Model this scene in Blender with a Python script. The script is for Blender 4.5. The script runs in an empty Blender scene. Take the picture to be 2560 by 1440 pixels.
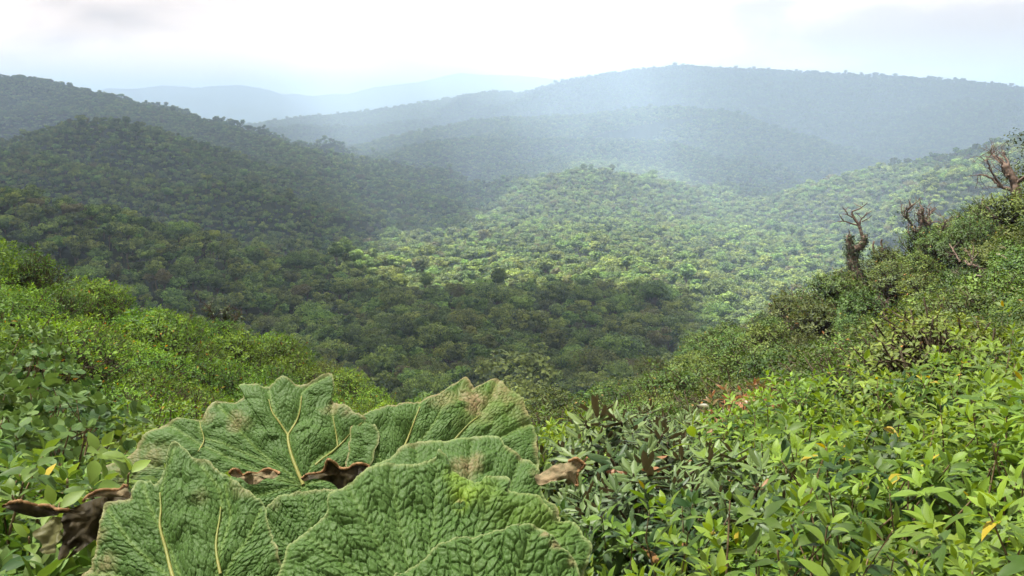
import bpy, math, random
import numpy as np
rad = math.radians
rng = np.random.default_rng(11)
random.seed(11)
scene = bpy.context.scene
COL = scene.collection

# ------------------------------------------------------------------ camera
W, H, F = 2560.0, 1440.0, 2009.0          # photograph pixels, focal length in pixels
PITCH = rad(12.63)
cam_d = bpy.data.cameras.new('camera')
cam_d.sensor_width = 36.0
cam_d.lens = 36.0 * F / W
cam_d.clip_start = 0.05
cam_d.clip_end = 90000
cam = bpy.data.objects.new('camera', cam_d)
COL.objects.link(cam)
cam.location = (0, 0, 0)
cam.rotation_euler = (rad(90) - PITCH, 0, 0)
scene.camera = cam
FWD = np.array([0, math.cos(PITCH), -math.sin(PITCH)])
UPV = np.array([0, math.sin(PITCH), math.cos(PITCH)])
RGT = np.array([1.0, 0, 0])

def ray(u, v):
    d = (u - W/2)/F*RGT + (H/2 - v)/F*UPV + FWD
    return d / np.linalg.norm(d)
def at(u, v, d):
    """point seen at photo pixel (u, v) at distance d from the camera"""
    return ray(u, v) * d
def proj(P):
    P = np.atleast_2d(P)
    z = P @ FWD
    zz = np.where(z > 1e-3, z, 1e-3)
    return W/2 + F*(P @ RGT)/zz, H/2 - F*(P @ UPV)/zz, z

# ------------------------------------------------------------------ light, sky, exposure
SUN_AZ, SUN_EL = rad(-65), rad(66)        # azimuth left of the view direction
SUN_DIR = np.array([math.sin(SUN_AZ)*math.cos(SUN_EL), math.cos(SUN_AZ)*math.cos(SUN_EL), math.sin(SUN_EL)])
sun_d = bpy.data.lights.new('sun', 'SUN')
sun_d.energy = 5.0
sun_d.angle = rad(1.5)
sun_d.color = (1.0, 0.95, 0.86)
sun = bpy.data.objects.new('sun', sun_d)
COL.objects.link(sun)
from mathutils import Vector
sun.rotation_euler = Vector(SUN_DIR.tolist()).to_track_quat('Z', 'Y').to_euler()

world = bpy.data.worlds.new('World')
scene.world = world
world.use_nodes = True
wt = world.node_tree
wt.nodes.clear()
def N(t, typ, **kw):
    n = t.nodes.new(typ)
    for k, v in kw.items():
        if k == 'ins':
            for kk, vv in v.items():
                n.inputs[kk].default_value = vv
        else:
            setattr(n, k, v)
    return n
sky = N(wt, 'ShaderNodeTexSky', sky_type='NISHITA', sun_disc=False)
sky.sun_elevation = SUN_EL
sky.sun_rotation = SUN_AZ
sky.altitude = 1500
sky.dust_density = 2.0
bg_sky = N(wt, 'ShaderNodeBackground', ins={'Strength': 0.06})
wt.links.new(sky.outputs[0], bg_sky.inputs[0])
# broken cloud cover: a layer of white cloud with thin grey undersides, by view direction of the sky dome itself
tc = N(wt, 'ShaderNodeTexCoord')
mp = N(wt, 'ShaderNodeMapping', ins={'Scale': (1.0, 1.0, 3.2), 'Location': (0.35, 0.2, 0.0)})
wt.links.new(tc.outputs['Generated'], mp.inputs[0])
nz = N(wt, 'ShaderNodeTexNoise', ins={'Scale': 3.1, 'Detail': 7.0, 'Roughness': 0.55, 'Distortion': 0.35})
wt.links.new(mp.outputs[0], nz.inputs[0])
cr = N(wt, 'ShaderNodeValToRGB')
cr.color_ramp.elements[0].position = 0.47
cr.color_ramp.elements[0].color = (1.84, 1.52, 1.32, 1)
cr.color_ramp.elements[1].position = 0.66
cr.color_ramp.elements[1].color = (0.88, 0.74, 0.68, 1)
sep = N(wt, 'ShaderNodeSeparateXYZ'); wt.links.new(tc.outputs['Generated'], sep.inputs[0])
def ramp_node(src, a, b, c, d):
    n = N(wt, 'ShaderNodeMapRange', interpolation_type='SMOOTHSTEP', ins={'From Min': a, 'From Max': b, 'To Min': c, 'To Max': d}); wt.links.new(src, n.inputs[0]); return n.outputs[0]
def math_node(op, a, b):
    n = N(wt, 'ShaderNodeMath', operation=op)
    for i, q in enumerate((a, b)):
        if isinstance(q, (int, float)): n.inputs[i].default_value = q
        else: wt.links.new(q, n.inputs[i])
    return n.outputs[0]
# a bank of greyer cloud lies over the mountain to the right, another to the upper left
right_bank = math_node('MULTIPLY', ramp_node(sep.outputs[0], 0.02, 0.42, 0.0, 0.12), ramp_node(sep.outputs[2], 0.02, 0.13, 1.0, 0.35))
left_bank = math_node('MULTIPLY', ramp_node(sep.outputs[0], -0.34, -0.47, 0.0, 0.09), ramp_node(sep.outputs[2], 0.04, 0.075, 0.0, 1.0))
cover = math_node('ADD', math_node('ADD', nz.outputs[0], right_bank), left_bank)
wt.links.new(cover, cr.inputs[0])
bg_cl = N(wt, 'ShaderNodeBackground', ins={'Strength': 0.34})
wt.links.new(cr.outputs[0], bg_cl.inputs[0])
# brighter towards the horizon, as under a broken cloud layer
hz = ramp_node(sep.outputs[2], 0.02, 0.15, 1.45, 0.98)
wt.links.new(math_node('MULTIPLY', hz, 0.34), bg_cl.inputs['Strength'])
mixw = N(wt, 'ShaderNodeMixShader', ins={0: 0.95})
wt.links.new(bg_sky.outputs[0], mixw.inputs[1])
wt.links.new(bg_cl.outputs[0], mixw.inputs[2])
wo = N(wt, 'ShaderNodeOutputWorld')
wt.links.new(mixw.outputs[0], wo.inputs[0])

scene.view_settings.view_transform = 'Standard'
scene.view_settings.look = 'None'
scene.view_settings.gamma = 1.0
scene.view_settings.exposure = 1.95
cy = scene.cycles
cy.use_denoising = True
cy.max_bounces = 6
cy.diffuse_bounces = 3
cy.glossy_bounces = 2
cy.transmission_bounces = 4
cy.transparent_max_bounces = 8
cy.volume_bounces = 2
cy.caustics_reflective = False
cy.caustics_refractive = False
cy.sample_clamp_indirect = 6.0
cy.use_adaptive_sampling = True
cy.adaptive_threshold = 0.012

# ------------------------------------------------------------------ helpers
def link(o, parent=None):
    COL.objects.link(o)
    if parent is not None:
        o.parent = parent
    return o
def tag(o, label=None, cat=None, group=None, kind=None):
    if label: o['label'] = label
    if cat: o['category'] = cat
    if group: o['group'] = group
    if kind: o['kind'] = kind
    return o
def empty(name, loc=(0, 0, 0), rz=0.0, s=1.0):
    o = bpy.data.objects.new(name, None)
    o.empty_display_size = 0.1
    COL.objects.link(o)
    o.location = loc
    o.rotation_euler = (0, 0, rz)
    o.scale = (s, s, s)
    return o
def make_mesh(name, V, faces, mats, mat_idx=None, attrs=None, smooth=True):
    """faces: list of (n,k) int arrays"""
    me = bpy.data.meshes.new(name)
    V = np.asarray(V, dtype=np.float32)
    me.vertices.add(len(V))
    me.vertices.foreach_set('co', V.ravel())
    faces = [np.asarray(f, dtype=np.int32) for f in faces if len(f)]
    nl = sum(f.size for f in faces)
    nf = sum(len(f) for f in faces)
    me.loops.add(nl)
    me.polygons.add(nf)
    me.loops.foreach_set('vertex_index', np.concatenate([f.ravel() for f in faces]))
    tot = np.concatenate([np.full(len(f), f.shape[1], dtype=np.int32) for f in faces])
    st = np.concatenate([[0], np.cumsum(tot)[:-1]]).astype(np.int32)
    me.polygons.foreach_set('loop_start', st)
    me.polygons.foreach_set('loop_total', tot)
    if smooth:
        me.polygons.foreach_set('use_smooth', np.ones(nf, dtype=bool))
    for m in (mats if isinstance(mats, (list, tuple)) else [mats]):
        me.materials.append(m)
    if mat_idx is not None:
        me.polygons.foreach_set('material_index', np.asarray(mat_idx, dtype=np.int32))
    me.update(calc_edges=True)
    for k, a in (attrs or {}).items():
        at_ = me.attributes.new(k, 'FLOAT', 'POINT')
        at_.data.foreach_set('value', np.asarray(a, dtype=np.float32))
    return me
def obj(name, me, parent=None):
    return link(bpy.data.objects.new(name, me), parent)

def norm(a):
    return a / (np.linalg.norm(a, axis=-1, keepdims=True) + 1e-12)

# value noise
def _hash(ix, iy, seed):
    h = (ix.astype(np.int64)*374761393 + iy.astype(np.int64)*668265263 + seed*974711) & 0xFFFFFFFF
    h = ((h ^ (h >> 13))*1274126177) & 0xFFFFFFFF
    h = h ^ (h >> 16)
    return (h & 0xFFFFFF)/float(0xFFFFFF)
def vnoise(x, y, seed=0):
    x0 = np.floor(x); y0 = np.floor(y)
    fx = x - x0; fy = y - y0
    fx = fx*fx*(3 - 2*fx); fy = fy*fy*(3 - 2*fy)
    a = _hash(x0, y0, seed); b = _hash(x0+1, y0, seed)
    c = _hash(x0, y0+1, seed); d = _hash(x0+1, y0+1, seed)
    return (a*(1-fx)+b*fx)*(1-fy) + (c*(1-fx)+d*fx)*fy
def fbm(x, y, octv=4, seed=0):
    s = 0.0; a = 0.5; t = 0
    for i in range(octv):
        s = s + a*vnoise(x, y, seed+i*17); t += a
        x = x*2.03+11.7; y = y*2.03-5.3; a *= 0.5
    return s/t - 0.5

class MB:
    """collects verts and faces into one mesh, with a 'tint' value per vertex"""
    def __init__(self):
        self.V = []; self.F = []; self.T = []; self.M = []; self.n = 0
    def add(self, V, faces, tint=0.5, mat=0):
        V = np.asarray(V, dtype=float)
        self.V.append(V)
        for f in faces:
            f = np.asarray(f)
            if len(f):
                self.F.append(f + self.n); self.M.append(np.full(len(f), mat))
        self.T.append(np.broadcast_to(np.asarray(tint, dtype=float), (len(V),)))
        self.n += len(V)
    def mesh(self, name, mats, smooth=True):
        return make_mesh(name, np.concatenate(self.V), self.F, mats, np.concatenate(self.M), {'tint': np.concatenate(self.T)}, smooth)

def tube(mb, pts, radii, sides=6, tint=0.5, mat=0, wob=0.0):
    pts = np.asarray(pts, dtype=float); n = len(pts)
    radii = np.broadcast_to(np.asarray(radii, dtype=float), (n,))
    tan = norm(np.gradient(pts, axis=0))
    ref = np.array([0.31, 0.2, 0.93])
    a = norm(np.cross(tan, ref)); b = np.cross(tan, a)
    ang = np.linspace(0, 2*math.pi, sides, endpoint=False)
    ring = (np.cos(ang)[None, :, None]*a[:, None, :] + np.sin(ang)[None, :, None]*b[:, None, :])
    rr = radii[:, None, None]
    if wob:
        rr = rr*(1 + wob*(rng.random((n, sides, 1))-0.5))
    V = (pts[:, None, :] + ring*rr).reshape(-1, 3)
    i = np.arange(n-1)[:, None]*sides; j = np.arange(sides)[None, :]; k = (j+1) % sides
    Q = np.stack([i+j, i+k, i+sides+k, i+sides+j], -1).reshape(-1, 4)
    V = np.concatenate([V, pts[-1:]])
    c = np.stack([(n-1)*sides+np.arange(sides), (n-1)*sides+(np.arange(sides)+1) % sides, np.full(sides, n*sides)], -1)
    mb.add(V, [Q, c], tint, mat)

def spline(pts, m=8):
    """Catmull-Rom through pts"""
    P = np.asarray(pts, dtype=float)
    P = np.concatenate([2*P[:1]-P[1:2], P, 2*P[-1:]-P[-2:-1]])
    out = []
    for i in range(1, len(P)-2):
        t = np.linspace(0, 1, m, endpoint=False)[:, None]
        p0, p1, p2, p3 = P[i-1], P[i], P[i+1], P[i+2]
        out.append(0.5*((2*p1)+(-p0+p2)*t+(2*p0-5*p1+4*p2-p3)*t**2+(-p0+3*p1-3*p2+p3)*t**3))
    out.append(P[-2:-1])
    return np.concatenate(out)

# leaves: all of them at once
def leaves(mb, P, D, U, L, Wd, droop=0.3, fold=0.25, tint=0.5, hi=True, mat=0, prof='lance', roll=0.0):
    """P base points, D directions, U upper-side normals, L lengths, Wd widths"""
    n = len(P)
    D = norm(D); S = norm(np.cross(D, U)); U = np.cross(S, D)
    L = np.broadcast_to(L, (n,)); Wd = np.broadcast_to(Wd, (n,)); droop = np.broadcast_to(droop, (n,))
    tint = np.broadcast_to(tint, (n,))
    if hi:
        if prof == 'round':
            t = np.array([0, 0.12, 0.4, 0.72, 0.92, 1.0]); w = np.array([0, 0.55, 1.0, 0.9, 0.5, 0.0])
        elif prof == 'strap':
            t = np.array([0, 0.12, 0.4, 0.7, 0.9, 1.0]); w = np.array([0.1, 0.6, 1.0, 1.0, 0.6, 0.0])
        else:
            t = np.array([0, 0.14, 0.36, 0.6, 0.82, 1.0]); w = np.array([0.08, 0.62, 1.0, 0.86, 0.42, 0.0])
        m = len(t)
        cen = P[:, None, :] + D[:, None, :]*(t*1.0)[None, :, None]*L[:, None, None]*(1-0.18*droop[:, None, None]*t[None, :, None]) \
            - U[:, None, :]*(droop[:, None]*L[:, None])[:, :, None]*(t**2)[None, :, None]*0.6
        hw = (0.5*Wd[:, None]*w[None, :])[:, :, None]
        lift = fold*hw - roll*hw
        Lf = cen + S[:, None, :]*hw + U[:, None, :]*lift
        Rt = cen - S[:, None, :]*hw + U[:, None, :]*lift
        V = np.stack([Lf, cen, Rt], 2).reshape(-1, 3)
        b = np.arange(n)[:, None]*(m*3) + (np.arange(m-1)*3)[None, :]
        b = b.ravel()
        Q = np.concatenate([np.stack([b+3, b+4, b+1, b], -1), np.stack([b+4, b+5, b+2, b+1], -1)])
        mb.add(V, [Q], np.repeat(tint, m*3), mat)
    else:
        cen = P + D*(0.5*L)[:, None] - U*(0.12*droop*L)[:, None]
        tip = P + D*L[:, None] - U*(0.5*droop*L)[:, None]
        hw = (0.5*Wd)[:, None]
        V = np.stack([P, cen + S*hw + U*hw*fold, tip, cen - S*hw + U*hw*fold], 1).reshape(-1, 3)
        b = np.arange(n)*4
        T = np.concatenate([np.stack([b+2, b+1, b], -1), np.stack([b+3, b+2, b], -1)])
        mb.add(V, [T], np.repeat(tint, 4), mat)

# ------------------------------------------------------------------ materials
def new_mat(name):
    m = bpy.data.materials.new(name)
    m.use_nodes = True
    m.node_tree.nodes.clear()
    return m, m.node_tree
def leaf_mat(name, dark, light, hue=0.03, val=0.35, trans=0.28, rough=0.5, spec=0.35, yellow=None, back=None, brown=0.0):
    """a leaf colour that runs dark -> light with the leaf's own age ('tint'), varied plant by plant"""
    m, t = new_mat(name)
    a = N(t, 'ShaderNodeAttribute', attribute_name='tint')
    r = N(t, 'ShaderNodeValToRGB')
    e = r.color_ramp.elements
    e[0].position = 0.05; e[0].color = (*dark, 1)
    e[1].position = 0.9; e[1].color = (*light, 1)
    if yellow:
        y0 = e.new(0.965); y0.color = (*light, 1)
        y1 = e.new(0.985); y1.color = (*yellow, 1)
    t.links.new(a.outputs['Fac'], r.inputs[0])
    oi = N(t, 'ShaderNodeObjectInfo')
    hs = N(t, 'ShaderNodeHueSaturation')
    mr = N(t, 'ShaderNodeMapRange', ins={'To Min': 0.5-hue, 'To Max': 0.5+hue})
    t.links.new(oi.outputs['Random'], mr.inputs[0]); t.links.new(mr.outputs[0], hs.inputs['Hue'])
    mul = N(t, 'ShaderNodeMath', operation='MULTIPLY', ins={1: 7.31}); frac = N(t, 'ShaderNodeMath', operation='FRACT')
    t.links.new(oi.outputs['Random'], mul.inputs[0]); t.links.new(mul.outputs[0], frac.inputs[0])
    mv = N(t, 'ShaderNodeMapRange', ins={'To Min': 1-val, 'To Max': 1+val})
    t.links.new(frac.outputs[0], mv.inputs[0]); t.links.new(mv.outputs[0], hs.inputs['Value'])
    t.links.new(r.outputs[0], hs.inputs['Color'])
    col = hs.outputs[0]
    if brown > 0:
        mul2 = N(t, 'ShaderNodeMath', operation='MULTIPLY', ins={1: 23.7}); fr2 = N(t, 'ShaderNodeMath', operation='FRACT')
        t.links.new(oi.outputs['Random'], mul2.inputs[0]); t.links.new(mul2.outputs[0], fr2.inputs[0])
        th = N(t, 'ShaderNodeMapRange', ins={'From Min': 1-brown, 'From Max': 1.0, 'To Min': 0.0, 'To Max': 0.75})
        t.links.new(fr2.outputs[0], th.inputs[0])
        mb_ = N(t, 'ShaderNodeMix', data_type='RGBA', ins={7: (0.12, 0.085, 0.045, 1)})
        t.links.new(th.outputs[0], mb_.inputs[0]); t.links.new(col, mb_.inputs[6])
        col = mb_.outputs[2]
    if back:
        g = N(t, 'ShaderNodeNewGeometry')
        mk = N(t, 'ShaderNodeMix', data_type='RGBA', ins={7: (*back, 1)})
        t.links.new(g.outputs['Backfacing'], mk.inputs[0]); t.links.new(col, mk.inputs[6])
        col = mk.outputs[2]
    p = N(t, 'ShaderNodeBsdfPrincipled', ins={'Roughness': rough, 'Specular IOR Level': spec})
    t.links.new(col, p.inputs['Base Color'])
    tr = N(t, 'ShaderNodeBsdfTranslucent')
    br = N(t, 'ShaderNodeHueSaturation', ins={'Hue': 0.485, 'Saturation': 1.1, 'Value': 1.25})
    t.links.new(col, br.inputs['Color']); t.links.new(br.outputs[0], tr.inputs['Color'])
    mx = N(t, 'ShaderNodeMixShader', ins={0: trans})
    t.links.new(p.outputs[0], mx.inputs[1]); t.links.new(tr.outputs[0], mx.inputs[2])
    o = N(t, 'ShaderNodeOutputMaterial')
    t.links.new(mx.outputs[0], o.inputs[0])
    return m
def noise_mat(name, c0, c1, scale=5.0, detail=6.0, rough=0.9, bump=0.3, bdist=0.02, spec=0.2, coord='Object'):
    m, t = new_mat(name)
    tcx = N(t, 'ShaderNodeTexCoord')
    nz_ = N(t, 'ShaderNodeTexNoise', ins={'Scale': scale, 'Detail': detail, 'Roughness': 0.62})
    t.links.new(tcx.outputs[coord], nz_.inputs[0])
    r = N(t, 'ShaderNodeValToRGB')
    r.color_ramp.elements[0].position = 0.33; r.color_ramp.elements[0].color = (*c0, 1)
    r.color_ramp.elements[1].position = 0.68; r.color_ramp.elements[1].color = (*c1, 1)
    t.links.new(nz_.outputs[0], r.inputs[0])
    p = N(t, 'ShaderNodeBsdfPrincipled', ins={'Roughness': rough, 'Specular IOR Level': spec})
    t.links.new(r.outputs[0], p.inputs['Base Color'])
    if bump:
        b = N(t, 'ShaderNodeBump', ins={'Strength': bump, 'Distance': bdist})
        t.links.new(nz_.outputs[0], b.inputs['Height']); t.links.new(b.outputs[0], p.inputs['Normal'])
    o = N(t, 'ShaderNodeOutputMaterial')
    t.links.new(p.outputs[0], o.inputs[0])
    return m

M_bark = noise_mat('bark', (0.05, 0.035, 0.025), (0.16, 0.12, 0.09), scale=9, bump=0.6, bdist=0.02)
M_stem = noise_mat('stem', (0.07, 0.05, 0.025), (0.19, 0.14, 0.075), scale=30, bump=0.3, bdist=0.004)
M_twig = noise_mat('twig', (0.03, 0.024, 0.014), (0.085, 0.065, 0.04), scale=30, bump=0.3, bdist=0.004)
M_soil = noise_mat('soil_and_litter', (0.012, 0.014, 0.008), (0.045, 0.042, 0.02), scale=2.5, bump=0.8, bdist=0.1)
M_forest_floor = noise_mat('forest_floor', (0.010, 0.016, 0.007), (0.028, 0.038, 0.016), scale=0.06, bump=0.6, bdist=3.0)
M_far = noise_mat('far_forest', (0.022, 0.036, 0.015), (0.06, 0.085, 0.035), scale=0.045, detail=9, bump=1.0, bdist=9.0)
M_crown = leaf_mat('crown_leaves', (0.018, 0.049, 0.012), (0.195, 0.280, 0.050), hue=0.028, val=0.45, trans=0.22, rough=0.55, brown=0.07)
# ------------------------------------------------------------------ terrain
def pt(u, v, d, drop=0.0):
    p = at(u, v, d); p[2] -= drop
    return p
RIDGES = [  # name, crest (u, v, distance), tree height to take off, front slope, back slope, rounding
    ('left_hill', [(-700, 150, 4625), (-300, 175, 4230), (0, 196, 4038), (80, 198, 3944), (170, 222, 3758), (300, 258, 3308), (420, 285, 2965), (560, 322, 2637), (700, 368, 2324), (800, 388, 2098), (900, 442, 1741), (1080, 505, 1407), (1240, 592, 1120)], 8, 0.42, 0.5, 60),
    ('left_hill', [(60, 400, 1420), (130, 350, 1480), (210, 304, 1520), (290, 304, 1520), (370, 345, 1480), (480, 412, 1400), (620, 478, 1280)], 8, 0.36, 0.3, 28),
    ('left_hill', [(-900, 330, 1100), (-300, 400, 1200), (0, 388, 1250), (70, 392, 1300), (140, 420, 1350)], 8, 0.30, 0.35, 40),
    ('left_spur', [(-900, 330, 600), (-300, 420, 590), (-60, 470, 580), (60, 495, 570), (180, 540, 550), (300, 600, 520), (420, 690, 470)], 9, 0.34, 0.4, 30),
    ('centre_hill', [(1180, 600, 1300), (1250, 545, 1400), (1320, 486, 1500), (1400, 442, 1580), (1470, 425, 1640), (1540, 436, 1680), (1610, 444, 1720), (1690, 466, 1760), (1770, 508, 1780), (1850, 548, 1750)], 9, 0.26, 0.32, 22),
    ('centre_hill', [(1470, 428, 1640), (1430, 500, 1420), (1370, 580, 1180)], 9, 0.26, 0.28, 18),
    ('centre_hill', [(1610, 446, 1720), (1640, 520, 1480), (1610, 590, 1200)], 9, 0.26, 0.28, 18),
    ('centre_hill', [(900, 452, 3567), (970, 405, 3610), (1050, 372, 3640), (1150, 354, 3785), (1300, 352, 3901), (1400, 352, 3858), (1560, 352, 3640), (1690, 366, 3464), (1850, 445, 3203), (1950, 495, 3057)], 9, 0.26, 0.34, 70),
    ('right_hill', [(1680, 548, 1500), (1830, 512, 1500), (1920, 496, 1500), (2020, 466, 1500), (2100, 443, 1500), (2200, 424, 1500), (2300, 405, 1500), (2420, 380, 1490), (2560, 345, 1480), (2800, 300, 1450), (3200, 260, 1400)], 9, 0.22, 0.35, 60),
    ('centre_hill', [(1560, 356, 3450), (1500, 380, 3000), (1420, 425, 2400), (1330, 474, 2000), (1225, 548, 1600)], 9, 0.30, 0.34, 25),
    ('centre_hill', [(1690, 366, 3350), (1740, 430, 2600), (1830, 505, 1950)], 9, 0.28, 0.32, 25),
    ('back_hill', [(1700, 275, 5000), (1740, 330, 4500), (1830, 420, 3700), (1930, 490, 3000)], 9, 0.26, 0.3, 60),
    ('back_hill', [(1400, 300, 5200), (1250, 345, 4300), (1100, 360, 3700)], 9, 0.24, 0.3, 60),
    ('left_hill', [(420, 290, 2950), (470, 360, 2450), (560, 440, 1900), (700, 540, 1250)], 9, 0.34, 0.34, 30),
    ('left_hill', [(700, 372, 2300), (760, 440, 1800), (880, 540, 1250)], 9, 0.34, 0.34, 30),
    ('back_hill', [(760, 395, 4620), (850, 382, 4690), (1000, 348, 4900), (1200, 305, 5320), (1400, 296, 5250), (1500, 292, 5180), (1600, 276, 5110), (1700, 271, 5040), (1800, 284, 4970), (1900, 320, 4760), (1990, 380, 4340)], 9, 0.2, 0.3, 90),
    ('mountain', [(1250, 262, 8960), (1340, 240, 8640), (1410, 212, 8320), (1480, 197, 8160), (1590, 182, 8080), (1700, 171, 8000), (1800, 177, 8000), (1900, 181, 8000), (2100, 193, 7920), (2250, 200, 7840), (2400, 209, 7760), (2560, 226, 7680), (2900, 240, 7520), (3400, 230, 7200)], 3, 0.30, 0.4, 140),
    ('mountain', [(1960, 300, 6880), (2040, 340, 6240), (2080, 400, 5440)], 3, 0.28, 0.28, 90),
    ('mountain', [(2420, 260, 6720), (2360, 330, 5760), (2300, 380, 5120)], 3, 0.26, 0.26, 90),
    ('far_range', [(560, 345, 7600), (640, 334, 7400), (760, 322, 7200), (880, 330, 7000), (1000, 318, 7200), (1120, 300, 7600), (1230, 284, 8000), (1330, 292, 8000), (1450, 300, 7800)], 0, 0.2, 0.3, 120),
    ('far_range', [(700, 372, 5600), (800, 366, 5500), (900, 372, 5400), (1020, 345, 5600), (1150, 330, 6000), (1280, 318, 6200), (1400, 326, 6000)], 9, 0.2, 0.3, 120),
    ('far_ridge', [(500, 330, 8160), (640, 318, 8432), (760, 300, 8568), (900, 288, 8704), (1040, 268, 8840), (1160, 246, 8840), (1230, 236, 8704), (1300, 240, 8568), (1400, 232, 8432), (1600, 240, 8432)], 0, 0.3, 0.35, 200),
    ('far_ridge', [(-600, 240, 15656), (0, 260, 15656), (220, 232, 15656), (270, 220, 15656), (330, 221, 15656), (400, 213, 15656), (450, 215, 15656), (500, 223, 15466), (530, 214, 15275), (600, 211, 15275), (640, 217, 15275), (700, 234, 15466), (760, 237, 15656), (860, 235, 15847), (930, 220, 16038), (980, 214, 16038), (1050, 206, 16038), (1100, 194, 16038), (1150, 183, 16038), (1200, 188, 16038), (1300, 190, 16038), (1360, 196, 16038), (1420, 206, 16038), (1600, 230, 16038), (2200, 250, 16038), (3200, 250, 16038)], 0, 0.34, 0.4, 30),
]
_base_r = np.array([0, 45, 60, 100, 130, 187, 267, 367, 548, 688, 938, 1300, 2000, 3000, 4500, 8000, 40000.])
_base_z = np.array([-14, -21, -28, -47, -60, -82, -97, -110, -129, -141, -162, -184, -215, -290, -390, -500, -500.])

# near slopes: seen tops of the growth at photo pixels, minus the height of the growth
NEAR = [  # u, v, distance, growth height
    (0, 612, 22, 1.10), (150, 685, 24, 1.30), (400, 768, 30, 1.50), (560, 812, 34, 1.50), (800, 928, 40, 1.50), (-300, 480, 21, 1.10), (-700, 380, 20, 1.10),
    (0, 850, 8.5, 0.90), (200, 900, 11, 0.90), (400, 900, 16, 1.15), (600, 930, 24, 1.30), (300, 1000, 8.0, 0.90), (100, 720, 15, 1.15), (250, 800, 18, 1.30),
    (50, 1100, 4.3, 0.75), (250, 1100, 5.6, 0.80), (450, 1010, 10, 0.90), (620, 1000, 15, 1.15), (-300, 900, 6, 0.80), (-400, 1200, 3, 0.60),
    (60, 1340, 2.7, 0.55), (-100, 1440, 2.0, 0.50), (900, 1035, 24, 1.30), (1050, 1055, 20, 1.30), (1250, 1060, 22, 1.30), (1000, 1090, 11, 0.80),
    (2560, 492, 45, 1.65), (2450, 520, 46, 1.65), (2300, 630, 46, 1.65), (2150, 692, 45, 1.65), (2000, 772, 47, 1.65), (1900, 800, 50, 1.65), (1750, 872, 52, 1.65), (1500, 985, 54, 1.65), (2900, 330, 42, 1.65),
    (2560, 640, 30, 1.65), (2300, 760, 30, 1.65), (2000, 860, 32, 1.65), (1800, 930, 32, 1.65), (1600, 1000, 30, 1.65), (1500, 1050, 24, 1.30), (2900, 560, 26, 1.30),
    (2560, 800, 14, 1.15), (2300, 850, 15, 1.15), (2050, 930, 15, 1.15), (1800, 990, 14, 1.15), (1350, 1070, 15, 1.15), (2900, 800, 12, 0.90),
    (2300, 905, 7.0, 0.85), (2050, 975, 7.8, 0.85), (1900, 985, 8.5, 0.85), (1700, 1045, 7.5, 0.85), (1560, 1075, 8, 0.85), (1400, 1100, 7, 0.80),
    (2000, 1100, 5, 0.80), (1600, 1200, 4.3, 0.75), (2400, 1010, 4.6, 0.80), (2520, 1200, 3.0, 0.70), (2000, 1340, 2.9, 0.70), (1500, 1340, 3.1, 0.65), (1700, 1250, 3.8, 0.75), (2800, 1100, 3.2, 0.70), (2200, 1430, 2.4, 0.60),
]
_pts = []
for u, v, d, h in NEAR:
    p = at(u, v, d); _pts.append((p[0], p[1], p[2]-h))
# beyond the crests the ground falls away more steeply than the line of sight
for u, v, d in [(-300, 480, 21), (0, 612, 22), (150, 685, 24), (400, 768, 30), (560, 812, 34), (800, 928, 40), (1000, 1030, 30), (1250, 1040, 34)]:
    p = at(u, v, d); h = math.hypot(p[0], p[1]); el = math.atan2(p[2], h)
    for k, de in ((1.35, 5.0), (1.9, 7.0), (2.6, 8.0)):
        _pts.append((p[0]*k, p[1]*k, h*k*math.tan(el-rad(de))))
for u, v, d in [(2560, 490, 45), (2300, 630, 46), (2150, 692, 45), (1900, 800, 50), (1750, 872, 52), (1500, 985, 54)]:
    p = at(u, v, d); h = math.hypot(p[0], p[1]); el = math.atan2(p[2], h)
    for k, de in ((1.2, 3.5), (1.5, 6.0)):
        _pts.append((p[0]*k, p[1]*k, h*k*math.tan(el-rad(de))))
_pts += [(0, 0, -1.7), (0, .9, -1.74), (0, 1.8, -1.9), (.5, 2.4, -1.98), (-.6, 2.5, -1.95), (0, 3.2, -2.15), (0, 5.0, -2.9), (-1, 7, -3.7), (0, 10, -5.2), (0, -2, -1.6), (-3, -2, -1.4), (3, -2, -1.3), (-8, -6, -0.6), (8, -6, 0.3), (0, -12, -1.5), (-30, -30, 2), (30, -30, 6), (-60, 20, 6), (60, 10, 10), (-14, 2, 0.2), (14, 2, 1.0)]
_pts = np.array(_pts)
def _fit():
    A = _pts[:, :2]; n = len(A)
    K = -np.sqrt(((A[:, None]-A[None])**2).sum(-1) + 0.3**2)
    K += np.eye(n)*0.05
    Pm = np.concatenate([np.ones((n, 1)), A], 1)
    M = np.block([[K, Pm], [Pm.T, np.zeros((3, 3))]])
    return np.linalg.solve(M, np.concatenate([_pts[:, 2], np.zeros(3)]))
_cf = _fit()
def near_z(x, y):
    sh = np.shape(x); x = np.ravel(x); y = np.ravel(y)
    out = np.empty(len(x))
    A = _pts[:, :2]
    for s in range(0, len(x), 20000):
        q = np.stack([x[s:s+20000], y[s:s+20000]], -1)
        D = np.sqrt(((q[:, None]-A[None])**2).sum(-1) + 0.3**2)
        out[s:s+20000] = -D @ _cf[:-3] + _cf[-3] + q @ _cf[-2:]
    return out.reshape(sh)

_ridge_pts = []
for name, cr_, th, sf, sb, w in RIDGES:
    _ridge_pts.append((name, np.array([pt(u, v, d, th) for u, v, d in cr_]), sf, sb, w))

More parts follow.
